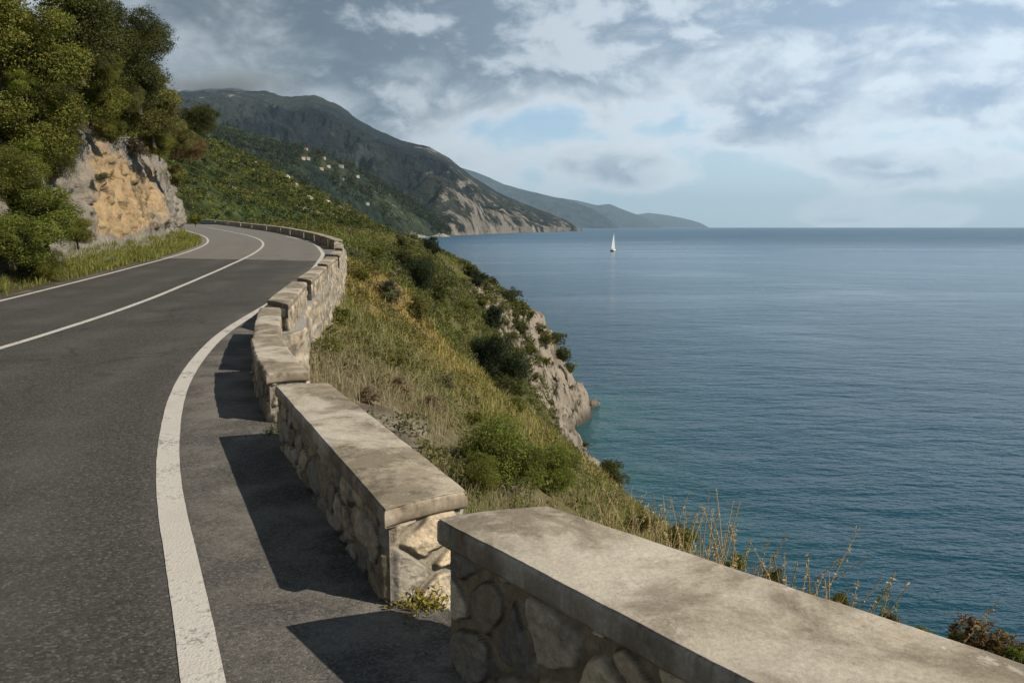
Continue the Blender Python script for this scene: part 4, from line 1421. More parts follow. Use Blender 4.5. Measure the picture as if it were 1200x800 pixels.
G_SLOPE = 'shrubs and trees scattered over the slope below the parapet'
slope_plants = [
    (471, 287, 10, 'dark', 'tree', 'small dark tree first in line on the skyline where the slope meets the bay'),
    (504, 290, 13, 'deep', 'tree', 'dark round tree on the skyline, below the foot of the pale headland'),
    (486, 318, 26, 'deep', 'shrub', 'large black-green thicket halfway along the slope behind the golden grass'),
    (468, 302, 16, 'dark', 'shrub', 'dark shrub joined to the upper side of the large black-green thicket'),
    (512, 338, 20, 'dark', 'shrub', 'dark green shrub just seaward of the large black-green thicket'),
    (458, 342, 20, 'grey', 'shrub', 'rounded grey-green shrub between the golden grass and the large thicket'),
    (492, 362, 20, 'olive', 'shrub', 'olive shrub under the large black-green thicket'),
    (440, 296, 12, 'mid', 'shrub', 'green shrub near the parapet bend with a dark tree above it'),
    (415, 298, 12, 'grey', 'shrub', 'grey-green bush against the outer parapet foot at the bend'),
    (421, 322, 14, 'mid', 'shrub', 'soft green bush below the parapet, under the grey-green one'),
    (551, 317, 9, 'dark', 'shrub', 'dark shrub on the seaward skyline above the pale rock scar'),
    (562, 328, 11, 'deep', 'shrub', 'nearly black shrub touching the skyline, one step down from the scar'),
    (577, 330, 7, 'dark', 'shrub', 'little dark shrub tucked between two bigger ones on the seaward skyline'),
    (597, 346, 12, 'dark', 'shrub', 'full dark shrub on the seaward skyline midway down to the cape'),
    (622, 369, 6, 'dark', 'shrub', 'tiny isolated dark shrub on the skyline above the cape cliff'),
    (578, 372, 16, 'deep', 'shrub', 'dark upright shrub beside the pale rock scar on the slope'),
    (545, 362, 13, 'mid', 'shrub', 'green shrub on the upper edge of the pale rock scar'),
    (596, 396, 13, 'olive', 'shrub', 'olive shrub in the pale rock scar under the dark upright shrub'),
    (578, 420, 36, 'deep', 'shrub', 'biggest dark thicket of the slope, above the cliff that drops to the cove'),
    (590, 455, 22, 'dark', 'shrub', 'dark green thicket running down from the biggest dark thicket'),
    (604, 476, 15, 'mid', 'shrub', 'green shrub at the lower end of the dark thicket near the cliff edge'),
    (640, 398, 13, 'olive', 'shrub', 'olive shrub spread over the top of the cape cliff'),
    (652, 396, 10, 'dark', 'shrub', 'dark green shrub crowning the cape, against the water'),
    (662, 414, 11, 'dark', 'shrub', 'dark shrub on the seaward shoulder of the cape'),
    (668, 430, 9, 'mid', 'shrub', 'green shrub hanging lowest over the cape rock'),
    (622, 408, 9, 'mid', 'shrub', 'small green shrub on the cliff face behind the cape'),
    (568, 352, 11, 'mid', 'shrub', 'green shrub just below the full row of dark shrubs on the seaward skyline'),
    (610, 384, 11, 'dark', 'shrub', 'dark shrub on the brow of the sea cliff, above the olive scrub'),
    (632, 384, 9, 'olive', 'shrub', 'olive shrub on the skyline where the cape begins to drop'),
    (606, 412, 11, 'mid', 'shrub', 'green shrub in the middle of the sea cliff brow'),
    (640, 424, 9, 'mid', 'shrub', 'green shrub on the cape cliff just under the spreading olive shrub'),
    (616, 430, 9, 'dark', 'shrub', 'dark shrub hanging on the grey cliff above the cove'),
    (628, 440, 6, 'olive', 'shrub', 'tiny olive tuft-like shrub on the bare grey cliff'),
    (638, 508, 6, 'dark', 'shrub', 'small dark shrub at the cliff foot just above the cove water'),
    (592, 532, 58, 'lush', 'bush', 'largest bright green feathery bush, behind the end of the long parapet block'),
    (560, 556, 34, 'mid', 'bush', 'green bush right behind the end of the long parapet block'),
    (640, 548, 44, 'lush', 'bush', 'bright yellow-green bush to the sea side of the largest feathery bush'),
    (552, 492, 18, 'mid', 'shrub', 'green shrub above the largest feathery bush, next to the dry scarp'),
    (545, 545, 16, 'dun', 'shrub', 'grey twiggy shrub on the bare scarp above the long parapet block'),
    (432, 462, 15, 'dun', 'shrub', 'grey-brown twiggy shrub on the scarp nearest the short curved block'),
    (470, 455, 20, 'dun', 'shrub', 'purplish dry shrub in the middle of the bare scarp'),
    (505, 478, 22, 'dun', 'shrub', 'wide purplish-grey dry shrub low on the scarp'),
    (521, 450, 17, 'grey', 'shrub', 'grey-green shrub between the scarp and the golden grass'),
    (460, 422, 18, 'olive', 'shrub', 'olive shrub at the upper edge of the scarp'),
    (385, 405, 17, 'mid', 'shrub', 'fresh green bush at the foot of the retaining wall'),
    (399, 372, 16, 'mid', 'shrub', 'fresh green bush higher up along the retaining wall'),
    (714, 558, 23, 'dark', 'bush', 'round dark bush alone at the edge of the slope above the water'),
    (690, 520, 5, 'olive', 'shrub', 'small olive shrub on the grassy rim above the cove'),
]
YFALL = {}
for (x, y, r_, tone, kind, lab) in slope_plants:
    h = None
    for back in range(0, 60, 3):
        if x in YFALL:
            break
        h = hit(x - back, y + 0.62 * r_, [slope_bvh])
        if h is not None and h[0].y < 150 and h[0].z > SEA + 1:
            x = x - back
            break
        h = None
    Yd = h[0].y if h else YFALL.get(x, 126.0)
    if h and Yd > 160:
        Yd = 126.0
    if x in YFALL:
        Yd = YFALL[x]
    Yd -= 0.2 * r_ * Yd / F
    rad = r_ * Yd / F * (1.22 if tone in ('deep', 'dark') else 1.0)
    plant(kind, lab, kind, at(x, y, Yd), rad * 1.12, tone, 'near' if r_ > 24 else ('mid' if r_ > 9 else 'far'), G_SLOPE, 0.9)

# near the last parapet block
G_RIM = 'plants growing just outside the nearest parapet block'
for (x, y, r_, Y, tone, lab) in [
        (800, 628, 22, 11.0, 'mid', 'rounded green bush showing over the coping, next to dry grass'),
        (752, 612, 20, 13.0, 'olive', 'olive leafy bush among dry grass behind the far part of the wide coping'),
        (862, 660, 16, 8.0, 'mid', 'small green bush peeping over the middle of the wide coping'),
        (905, 676, 15, 7.0, 'olive', 'low olive bush below the leaning sheaf of stalks, left of the tallest single stalk'),
        (985, 704, 14, 6.2, 'mid', 'low green bush at the foot of the thin upright stalks'),
        (1042, 722, 13, 5.8, 'grey', 'low grey-green bush beside the low dry stalks'),
        (1120, 748, 15, 5.4, 'mid', 'low green bush left of the reddish-brown shrub on the coping edge'),
        (1192, 768, 20, 5.0, 'bright', 'yellow-green bush at the frame edge, right of the reddish-brown shrub'),
        (1158, 764, 52, 5.2, 'brown', 'reddish-brown and green shrub at the lower right corner beyond the coping'),
        (1085, 744, 15, 5.2, 'bright', 'pale green leafy sprig along the coping, left of the reddish-brown shrub')]:
    plant('bush', lab, 'bush', at(x, y, Y), r_ * Y / F * 1.1, tone, 'mid', G_RIM, 0.9)


# ------------------------------------------------------------------ loose cover: one object each
def clumps(name, P, N, rad, per, leaf, col, r, label, cat, hem=0.35):
    n = len(P)
    d = unit(r.normal(size=(n, per, 3)) + N[:, None] * 0.7)
    rr = (0.25 + 0.75 * r.random((n, per)) ** 0.5)
    Q = P[:, None] + d * (rad[:, None] * rr)[..., None]
    Nn = unit(d * 0.6 + r.normal(size=d.shape) * 0.8 + np.array([0, 0, 0.3]))
    t = (0.65 + 0.7 * r.random((n, per, 1))) * np.ones(3)
    Cc = col[:, None] * t * (0.9 + 0.2 * r.random((n, per, 3)))
    Vv, Ff = leaf_quads(Q.reshape(-1, 3), Nn.reshape(-1, 3), np.repeat(leaf, per) * (0.6 + 0.8 * r.random(n * per)), r)
    o = link(name, new_mesh(name, Vv, Ff, M_GRASS, False, {'col': np.repeat(Cc.reshape(-1, 3), 4, 0)}))
    return tag(o, label, cat, None, 'stuff')


def blades(name, P, nb, height, width, col, r, label, cat, lean=0.35, spread=0.10, wind=(0.12, 0.05)):
    n = len(P)
    k = n * nb
    base = np.repeat(P, nb, 0) + np.column_stack([r.normal(size=(k, 2)) * np.repeat(spread, nb)[:, None], np.full(k, -0.03)])
    h = np.repeat(height, nb) * (0.45 + 0.75 * r.random(k))
    dirn = r.normal(size=(k, 2)) * lean + np.array(wind)
    w = np.repeat(width, nb) * (0.7 + 0.6 * r.random(k))
    th = r.random(k) * math.pi
    sx = np.column_stack([np.cos(th), np.sin(th), np.zeros(k)]) * (w * 0.5)[:, None]
    mid_ = base + np.column_stack([dirn * (h * 0.28)[:, None], h * 0.6])
    tip = base + np.column_stack([dirn * (h * 0.95)[:, None], h * (1.0 - 0.12 * r.random(k))])
    V_ = np.stack([base - sx, base + sx, mid_ + sx * 0.75, mid_ - sx * 0.75, tip + sx * 0.12, tip - sx * 0.12], 1).reshape(-1, 3)
    b = (np.arange(k) * 6)[:, None]
    Ff = np.vstack([b + np.array([[0, 1, 2, 3]]), b + np.array([[3, 2, 4, 5]])])
    t = (0.6 + 0.7 * r.random((k, 1)))
    Cc = np.repeat(col, nb, 0) * t * (0.92 + 0.16 * r.random((k, 3)))
    o = link(name, new_mesh(name, V_, Ff, M_GRASS, False, {'col': np.repeat(Cc, 6, 0)}))
    return tag(o, label, cat, None, 'stuff')


SV3 = SV.reshape(len(ys), len(ts), 3)
flat_rock = rockm


def slope_samples(n, ymin, ymax, tmax, power=1.0):
    Yv = ymin + (ymax - ymin) * rng.random(n) ** power
    iy = np.searchsorted(ys, Yv).clip(1, len(ys) - 1)
    it = (np.searchsorted(ts, tmax * rng.random(n))).clip(1, len(ts) - 1)
    a, b = rng.random(n)[:, None], rng.random(n)[:, None]
    p = (SV3[iy, it] * (1 - a) + SV3[iy - 1, it] * a) * (1 - b) + (SV3[iy, it - 1] * (1 - a) + SV3[iy - 1, it - 1] * a) * b
    return p, flat_rock[iy, it]


def seen(P, margin=0.06):
    d = P - np.array([0, 0, CAMZ])
    yc = d[:, 1] * CP - d[:, 2] * SP
    zc_ = d[:, 1] * SP + d[:, 2] * CP
    return (yc > 0.5) & (np.abs(d[:, 0] / np.maximum(yc, 0.1)) < 600 / F + margin) & (np.abs(zc_ / np.maximum(yc, 0.1)) < 400 / F + margin)


# grass on the slope
p1, r1 = slope_samples(32000, 5, 62, 22, 1.2)
p2, r2_ = slope_samples(15000, 50, 132, 45, 1.0)
Pg = np.vstack([p1, p2])
rg_ = np.concatenate([r1, r2_])
keep = seen(Pg) & (rg_ + 0.25 * rng.normal(size=len(Pg)) < 0.5) & (Pg[:, 2] > SEA + 4)
patch = fbm(Pg[:, 0] * 0.5, Pg[:, 1] * 0.5, 0, 3, 310)
keep &= patch > -0.02 + 0.2 * rng.normal(size=len(Pg))
Pg = Pg[keep]
gc_ = 1.55 * ground_colour(Pg[:, 0], Pg[:, 1]) * (0.9 + 0.35 * patch[keep])[:, None]
dist = np.linalg.norm(Pg, axis=1)
hgt = np.clip(0.14 + 0.28 * rng.random(len(Pg)) + 0.35 * patch[keep], 0.10, 0.6)
blades('slope_grass', Pg, 9, hgt, np.maximum(0.010, 0.00085 * dist), gc_, rng, 'dry golden and green grass covering the slope below the parapet', 'grass', 0.35, np.clip(0.10 + 0.002 * dist, 0.1, 0.4))
# low scrub on the slope
p1, r1 = slope_samples(4600, 9, 62, 24, 1.0)
p2, r2_ = slope_samples(11000, 45, 133, 50, 0.8)
p3, r3 = slope_samples(9000, 10, 55, 18, 1.0)
g3 = ground_colour(p3[:, 0], p3[:, 1])
ok3 = g3[:, 1] > g3[:, 0] * 1.22
p3, r3 = p3[ok3][:1500], r3[ok3][:1500]
Pc = np.vstack([p1, p2, p3])
rc_ = np.concatenate([r1, r2_, r3])
pat = fbm(Pc[:, 0] * 0.13, Pc[:, 1] * 0.13, 0, 4, 320)
keep = seen(Pc) & (rc_ + 0.25 * rng.normal(size=len(Pc)) < np.where(Pc[:, 2] > -19, 0.95, 0.5)) & (pat > 0.0 + 0.18 * rng.normal(size=len(Pc))) & (Pc[:, 2] > SEA + 5)
Pc = Pc[keep]
dist = np.linalg.norm(Pc, axis=1)
gcc = ground_colour(Pc[:, 0], Pc[:, 1])
tones = np.array([TONE['olive'], TONE['mid'], TONE['dark'], TONE['grey'], TONE['dun']])
tn = tones[rng.choice(5, len(Pc), p=[0.34, 0.28, 0.2, 0.12, 0.06])]
clumps('low_scrub', Pc, np.tile([0, 0, 1.0], (len(Pc), 1)), 0.28 + 0.0042 * dist * (0.5 + rng.random(len(Pc))), 60, 0.05 + 0.0020 * dist, 0.65 * tn + 0.35 * gcc * 0.7, rng, 'low mixed scrub spread between the bushes of the sea-side slope', 'scrub')

# cover on the bank: leaves over the soil, grass along the verge
bi = rng.choice(len(EL), 60000)
bj = rng.choice(nq, 60000)
PB = BVv.reshape(len(EL), nq, 3)[bi, bj]
sl_ = soil[bi, bj]
zrel = zz[bi, bj]
cov = ((sl_ > 0.45) & (zrel > 5.4))
cov &= seen(PB, 0.15) & (PB[:, 1] > 12) & (PB[:, 1] < 75)
PB = PB[cov][:6500]
tn = np.array([TONE['mid'], TONE['dark'], TONE['olive'], TONE['lush'], TONE['deep']])[rng.choice(5, len(PB), p=[0.3, 0.25, 0.22, 0.08, 0.15])]
clumps('bank_undergrowth', PB, np.tile([0.55, -0.5, 0.65], (len(PB), 1)), 0.45 + 0.5 * rng.random(len(PB)), 85, 0.085 + 0.0008 * PB[:, 1], tn, rng, 'tangled undergrowth covering the bank between its trees', 'undergrowth')
nV = 9000
si = rng.choice(len(EL), nV)
qv = 0.12 + 1.35 * rng.random(nV)
Pv = np.column_stack([EL[si] + NB[si] * qv[:, None], zr(EL[si, 1]) + np.interp(qv, prof_q, prof_z)])
Pv[:, :2] += rng.normal(size=(nV, 2)) * 0.08
kv = (Pv[:, 1] > 17) & (Pv[:, 1] < 60) & (rng.random(nV) < np.where(Pv[:, 1] > 23.5, 1, 0.35) * sstep(qv, 0.05, 0.5))
Pv = Pv[kv]
gv = np.array([0.155, 0.175, 0.045])[None] * (0.7 + 0.5 * rng.random((len(Pv), 1))) + np.array([0.10, 0.06, 0.02])[None] * (rng.random((len(Pv), 1)) < 0.25)
blades('verge_grass', Pv, 9, 0.10 + 0.17 * rng.random(len(Pv)), np.full(len(Pv), 0.022), gv, rng, 'fresh green grass along the verge at the foot of the rock', 'grass', 0.3, np.full(len(Pv), 0.10))

# woods and scrub over the green hill: too many to count
Xm, Ym, Zm = mid_g
nm = 5200
iu = rng.choice(Xm.shape[0] - 1, nm)
iv = (rng.random(nm) ** 1.0 * 222).astype(int)
Pm = np.column_stack([Xm[iu, iv], Ym[iu, iv], Zm[iu, iv]]) + np.column_stack([rng.normal(size=(nm, 2)) * 1.5, np.zeros(nm)])
dens_ = fbm(Pm[:, 0] * 0.02, Pm[:, 1] * 0.02, 0, 4, 330)
km = seen(Pm) & (dens_ > -0.12 + 0.2 * rng.normal(size=nm)) & (Pm[:, 2] > SEA + 6)
Pm = Pm[km]
tn = np.array([TONE['dark'], TONE['mid'], TONE['olive'], TONE['deep']])[rng.choice(4, len(Pm), p=[0.4, 0.25, 0.15, 0.2])]
dm = np.linalg.norm(Pm, axis=1)
clumps('hill_woods', Pm, np.tile([0, 0, 1.0], (len(Pm), 1)), (0.0052 * dm) * (0.5 + 0.9 * rng.random(len(Pm))), 42, 0.0023 * dm, tn, rng, 'patchy woods and scrub over the green hill beyond the bend', 'woods')

# woods on the ridge across the bay
Xm, Ym, Zm = ridge_g
nm = 5200
iu = rng.choice(np.arange(60, Xm.shape[0] - 1), nm)
iv = rng.integers(2, 205, nm)
Pm = np.column_stack([Xm[iu, iv], Ym[iu, iv], Zm[iu, iv]]) + np.column_stack([rng.normal(size=(nm, 2)) * 8, np.zeros(nm)])
dens_ = fbm(Pm[:, 0] * 0.004, Pm[:, 1] * 0.004, 0, 4, 340)
km = seen(Pm) & (dens_ > -0.02 + 0.15 * rng.normal(size=nm)) & (Pm[:, 2] > SEA + 14)
for hx, hy in [tuple(sight(a, b)) for a, b in ((355.5, 187), (361.5, 187.5), (359, 176), (379, 186.5), (385, 196.5), (377, 199), (400, 196.5), (401, 211), (419, 208), (431, 240))]:
    km &= ~((np.abs(Pm[:, 0] / Pm[:, 1] - hx) < 0.0065) & ((Pm[:, 2] - CAMZ) / Pm[:, 1] - hy < 0.004) & ((Pm[:, 2] - CAMZ) / Pm[:, 1] - hy > -0.010))
Pm = Pm[km]
tn = np.array([TONE['deep'], TONE['dark'], (0.05, 0.06, 0.025)])[rng.choice(3, len(Pm), p=[0.5, 0.3, 0.2])] * 0.75
clumps('ridge_woods', Pm, np.tile([0, 0, 1.0], (len(Pm), 1)), 7 + 13 * rng.random(len(Pm)) ** 2, 30, np.full(len(Pm), 6.0), tn, rng, 'dark patchy woods on the ridge with the scattered houses', 'woods')

# ------------------------------------------------------------------ single dry stalks and weeds close to the viewer
M_STRAW = leaf_material('straw', 0.25, 0.15, False)


def stalk_clump(kind, label, cat, base, n, h, col, group, head=True, lean=0.18, spread=0.10, leafy=0, seed=0, wid=0.006, lsz=0.05):
    r = np.random.default_rng(seed)
    t = thing(kind, label, cat, tuple(base), group)
    Vs, Fs, Cs, b = [], [], [], 0
    Hs, Hf, Hc, hb = [], [], [], 0
    for k in range(n):
        p0 = np.array([*(r.normal(size=2) * spread), -0.05])
        hh = h * (0.55 + 0.5 * r.random())
        dr = r.normal(size=2) * lean
        s = np.linspace(0, 1, 7)
        path = p0 + np.column_stack([dr[0] * hh * s ** 1.7, dr[1] * hh * s ** 1.7, hh * s])
        v, f = tube(path, wid * (1 - 0.65 * s), 4)
        Vs.append(v); Fs.append(f + b); b += len(v)
        c = np.array(col) * (0.7 + 0.6 * r.random())
        Cs.append(np.repeat(c[None], len(v), 0))
        if head:
            m = 26
            u = 0.72 + 0.28 * r.random(m)
            P = np.column_stack([np.interp(u, s, path[:, j]) for j in range(3)]) + r.normal(size=(m, 3)) * 0.010
            N = unit(r.normal(size=(m, 3)))
            v2, f2 = leaf_quads(P, N, 0.028 * (0.6 + 0.8 * r.random(m)), r, 0.4)
            Hs.append(v2); Hf.append(f2 + hb); hb += len(v2)
            Hc.append(np.repeat((c * 1.15 * (0.7 + 0.6 * r.random((m, 1)))), 4, 0))
        if leafy:
            m = leafy
            u = r.random(m)
            P = np.column_stack([np.interp(u, s, path[:, j]) for j in range(3)]) + r.normal(size=(m, 3)) * 0.02
            v2, f2 = leaf_quads(P, unit(r.normal(size=(m, 3)) + [0, 0, 0.6]), lsz * (0.6 + 0.8 * r.random(m)), r, 0.45)
            Hs.append(v2); Hf.append(f2 + hb); hb += len(v2)
            Hc.append(np.repeat((c * (0.7 + 0.6 * r.random((m, 1)))), 4, 0))
    link('stalk_sprays', new_mesh('stalk_sprays', np.vstack(Vs), np.vstack(Fs), M_STRAW, True, {'col': np.vstack(Cs)}), t)
    if Hs:
        nm_ = 'seed_sprays' if head else 'foliage'
        link(nm_, new_mesh(nm_, np.vstack(Hs), np.vstack(Hf), M_STRAW, False, {'col': np.vstack(Hc)}), t)
    return t


def foot_z(x, y):
    z = slope_at(x, y)
    return z if z is not None else -0.6


STRAW = (0.34, 0.265, 0.15)
for k, (x, y, Y, n, w, lab) in enumerate([
        (935, 638, 4.6, 34, 0.16, 'leaning sheaf of dry straw-coloured stalks with plumed heads, tallest bunch against the water'),
        (905, 652, 4.9, 22, 0.20, 'sparse dry grass stalks just left of the leaning sheaf'),
        (972, 645, 4.4, 3, 0.02, 'tallest single upright dry stalk against the water'),
        (1000, 668, 4.3, 6, 0.05, 'thin upright dry stalks right of the tallest single stalk'),
        (1018, 686, 4.2, 14, 0.14, 'low dry stalks at the right end of the row, next to open water'),
        (868, 645, 5.4, 40, 0.26, 'dry grass tuft mixed with small green leaves behind the wide coping'),
        (828, 622, 6.5, 60, 0.4, 'pale dry grass tuft rising between two green bushes behind the coping'),
        (785, 600, 8.0, 80, 0.6, 'broad pale dry grass patch left of the rounded green bush'),
        (728, 582, 9.0, 80, 0.65, 'tan dry grass patch by the far corner of the wide coping'),
        (585, 588, 6.3, 16, 0.2, 'green and straw grass tuft in the opening between the two nearest coping slabs')]):
    top = at(x, y, Y)
    fz = foot_z(top[0], top[1])
    green = k == 9
    stalk_clump('grass_tuft', lab, 'dry grass' if not green else 'grass', (top[0], top[1], fz), n, max(0.35, top[2] - fz), (0.16, 0.18, 0.05) if green else STRAW, G_RIM, True, 0.05 if k in (2, 3) else 0.20, w, 6 if k in (5, 9) else 0, 40 + k, 0.0045 + 0.0006 * Y)
for k, (x, y, Y, lab) in enumerate([
        (1062, 728, 4.6, 'pale green leafy stems poking over the coping left of the sprig'),
        (1118, 740, 4.7, 'yellow-green leafy stems between the sprig and the reddish-brown shrub'),
        (1036, 716, 4.8, 'small leafy weed at the foot of the low dry stalks')]):
    top = at(x, y, Y)
    fz = foot_z(top[0], top[1])
    stalk_clump('leafy_weed', lab, 'weed', (top[0], top[1], fz), 11, max(0.3, top[2] - fz), (0.15, 0.165, 0.06), G_RIM, False, 0.15, 0.12, 26, 70 + k)
for k, (x, y, n, h, c, lab) in enumerate([
        (492, 706, 46, 0.13, (0.26, 0.22, 0.045), 'yellow-green weed tuft in the gap at the foot of the long block'),
        (320, 506, 20, 0.14, (0.12, 0.15, 0.04), 'small green weed at the gap between the long block and the short curved block'),
        (392, 640, 18, 0.07, (0.10, 0.10, 0.04), 'tiny dull weed in the shade at the road side of the long block')]):
    p = ground(x, y, 0)
    stalk_clump('weed_tuft', lab, 'weed', (p[0], p[1], road_z(p[0], p[1])), n, h, c, 'weeds at the foot of the parapet', False, 0.55, 0.05, 9, 90 + k, 0.003, 0.026)

# dead leaves and grit lying along the foot of the wall
nl_ = 2600
ii = rng.choice(len(C0), nl_)
kk = np.abs(rng.normal(size=nl_)) * 0.16
Pl = np.column_stack([C0[ii] - NL[ii] * (wd[ii] - 0.03 - kk)[:, None], np.zeros(nl_)])
kp = seen(Pl + np.array([0, 0, 0.0])) & (Pl[:, 1] > 2) & (Pl[:, 1] < 18)
Pl = Pl[kp]
Pl[:, :2] += rng.normal(size=(len(Pl), 2)) * 0.04
Pl[:, 2] = [road_z(a, b) + 0.008 for a, b in Pl[:, :2]]
lv, lf = leaf_quads(Pl, unit(np.array([0, 0, 1.0]) + rng.normal(size=Pl.shape) * 0.35), 0.008 + 0.016 * rng.random(len(Pl)) ** 2, rng, 0.6)
lc = np.array([[0.10, 0.07, 0.035], [0.16, 0.12, 0.06], [0.07, 0.06, 0.03], [0.22, 0.19, 0.14]])[rng.choice(4, len(Pl))]
tag(link('leaf_litter', new_mesh('leaf_litter', lv, lf, M_GRASS, False, {'col': np.repeat(lc, 4, 0)})), 'dead leaves and grit lying along the foot of the parapet', 'leaf litter', None, 'stuff')

# ================================================================== ROCKS AT THE WATERLINE
M_SEAROCK = plain('sea_rock', (0.13, 0.105, 0.085), 0.85, 0.3, 0, 0.5, 1.5)
import bmesh as _b


def boulder(label, c, r3, seed):
    bm = bmesh.new()
    bmesh.ops.create_icosphere(bm, subdivisions=4, radius=1.0)
    P = np.array([v.co[:] for v in bm.verts])
    n = 1 + 0.35 * fbm(P[:, 0] * 1.3 + seed, P[:, 1] * 1.3, P[:, 2] * 1.3, 4, seed, 0.55, True) + 0.25 * fbm(P[:, 0] + seed, P[:, 1], P[:, 2], 3, seed + 1)
    P = P * n[:, None] * np.array(r3)
    for v, p in zip(bm.verts, P):
        v.co = p
    me = bpy.data.meshes.new('sea_rock')
    bm.to_mesh(me)
    bm.free()
    me.materials.append(M_SEAROCK)
    o = link('sea_rock', me)
    o.location = c
    return tag(o, label, 'rock', 'rocks in the water off the cape')


def on_sea(px, py):
    a, b = sight(px, py)
    Yd = (SEA - CAMZ) / b
    return a * Yd, Yd


for k, (x, y, r3, lab) in enumerate([(692, 475, (1.1, 1.0, 0.9), 'larger dark wet rock at the tip of the cape'), (698, 474.5, (0.7, 0.6, 0.5), 'small dark rock farthest off the tip of the cape'), (660, 487, (0.9, 0.8, 0.6), 'low brown rock at the foot of the cleft behind the cape')]):
    X, Y = on_sea(x, y)
    boulder(lab, (X, Y, SEA + 0.1), r3, 11 + k)

# ================================================================== HOUSES ON THE FAR HILLSIDES
M_HWALL = plain('house_render', (0.40, 0.38, 0.34), 0.85, 0.2, 0, 0.06, 0.5)
M_HWALL2 = plain('house_render_cream', (0.44, 0.37, 0.28), 0.85, 0.2, 0, 0.06, 0.5)
M_ROOF = plain('roof_tiles', (0.34, 0.19, 0.12), 0.85, 0.2, 0, 0.25, 1.5)
M_DARKGLASS = plain('window_glass', (0.03, 0.04, 0.05), 0.2, 0.5, 0, 0.1, 1)


def box_bm(bm, x0, x1, y0, y1, z0, z1):
    v = [bm.verts.new(p) for p in ((x0, y0, z0), (x1, y0, z0), (x1, y1, z0), (x0, y1, z0), (x0, y0, z1), (x1, y0, z1), (x1, y1, z1), (x0, y1, z1))]
    for f in ((0, 3, 2, 1), (4, 5, 6, 7), (0, 1, 5, 4), (1, 2, 6, 5), (2, 3, 7, 6), (3, 0, 4, 7)):
        bm.faces.new([v[i] for i in f])


def bm_obj(name, bm, mat, parent=None):
    bmesh.ops.recalc_face_normals(bm, faces=bm.faces)
    me = bpy.data.meshes.new(name)
    bm.to_mesh(me)
    bm.free()
    me.materials.append(mat)
    return link(name, me, parent)


def house(label, loc, w, d, h, rot, mat, group):
    t = thing('house', label, 'house', loc, group, rot)
    t.scale = (0.62, 0.62, 0.62)
    bm = bmesh.new()
    box_bm(bm, -w / 2, w / 2, -d / 2, d / 2, -4, h)
    for s in (-1, 1):                      # gables
        a = [bm.verts.new(p) for p in ((s * w / 2, -d / 2, h), (s * w / 2, d / 2, h), (s * w / 2, 0, h + d * 0.26))]
        bm.faces.new(a)
    bm_obj('wall', bm, mat, t)
    bm = bmesh.new()
    e = 0.5
    for s in (-1, 1):
        p = [(-w / 2 - e, s * (d / 2 + e), h - 0.15), (w / 2 + e, s * (d / 2 + e), h - 0.15), (w / 2 + e, 0, h + d * 0.26 + 0.1), (-w / 2 - e, 0, h + d * 0.26 + 0.1)]
        v1 = [bm.verts.new(x) for x in p]
        v2 = [bm.verts.new((x[0], x[1], x[2] + 0.25)) for x in p]
        bm.faces.new(v1); bm.faces.new(v2)
        for i in range(4):
            bm.faces.new((v1[i], v1[(i + 1) % 4], v2[(i + 1) % 4], v2[i]))
    bm_obj('roof', bm, M_ROOF, t)
    for s in (-1, 1):
        for zz_ in (1.1, 3.9):
            if zz_ + 1.3 < h:
                bm = bmesh.new()
                box_bm(bm, s * w * 0.26 - 0.5, s * w * 0.26 + 0.5, -d / 2 - 0.04, -d / 2 + 0.1, zz_, zz_ + 1.3)
                bm_obj('window', bm, M_DARKGLASS, t)
    bm = bmesh.new()
    box_bm(bm, -0.55, 0.55, -d / 2 - 0.05, -d / 2 + 0.1, 0.0, 2.2)
    bm_obj('door', bm, M_DARKGLASS, t)
    return t


for k, (x, y, bv, w, d, h, lab) in enumerate([
        (355.5, 187, ridge_bvh, 14, 9, 7, 'left of two white houses side by side on the wooded ridge'),
        (361.5, 187.5, ridge_bvh, 13, 9, 7, 'right of two white houses side by side on the wooded ridge'),
        (359, 176, ridge_bvh, 12, 8, 6, 'pale house right on the top of the wooded ridge'),
        (379, 186.5, ridge_bvh, 15, 9, 7, 'white house near the ridge top, right of the side-by-side pair'),
        (385, 196.5, ridge_bvh, 14, 9, 7, 'white house below the ridge top, in the middle of the scattered village'),
        (377, 199, ridge_bvh, 15, 9, 6, 'cream house just left of the middle of the scattered village'),
        (400, 196.5, ridge_bvh, 18, 10, 8, 'largest white house, at the right side of the scattered village'),
        (401, 211, ridge_bvh, 13, 9, 6, 'white house lower down the ridge under the largest white house'),
        (419, 208, ridge_bvh, 14, 9, 7, 'lone white house at the right edge of the village, by the dark flank'),
        (431, 240, ridge_bvh, 13, 8, 6, 'lowest white house, alone in a clearing above the coast')]):
    h_ = hit(x, y, [bv])
    if h_ is None:
        continue
    house(lab, tuple(h_[0] + Vector((0, 0, 0.5))), w, d, h, 0.5 - 0.25 * (k % 4), M_HWALL if k not in (5, 2) else M_HWALL2, 'houses on the far hillsides')

M_PALEROCK = plain('pale_limestone', (0.46, 0.42, 0.35), 0.9, 0.2, 0, 0.4, 1.2)
for k, (x, y, r_, lab) in enumerate([(276, 182, 1.5, 'pale rock near the top of the green hill, beside the dark tree'), (301, 191, 1.1, 'pale rock on the hill crest between two other pale rocks'),
                                     (332, 208, 2.0, 'largest pale rock on the crest of the green hill'), (345, 217, 1.5, 'pale rock just down the crest from the largest one'),
                                     (361, 231, 1.2, 'pale rock midway down the crest of the green hill'), (383, 237, 1.3, 'pale rock low on the crest of the green hill, above the parapet bend')]):
    h_ = hit(x, y + 1.5, [mid_bvh])
    if h_ is None:
        continue
    o = boulder(lab, tuple(h_[0]), (r_ * 1.2, r_, r_ * 0.9), 31 + k)
    o.name = 'pale_rock'
    o['group'] = 'pale rocks on the green hill'
    o.data.materials[0] = M_PALEROCK

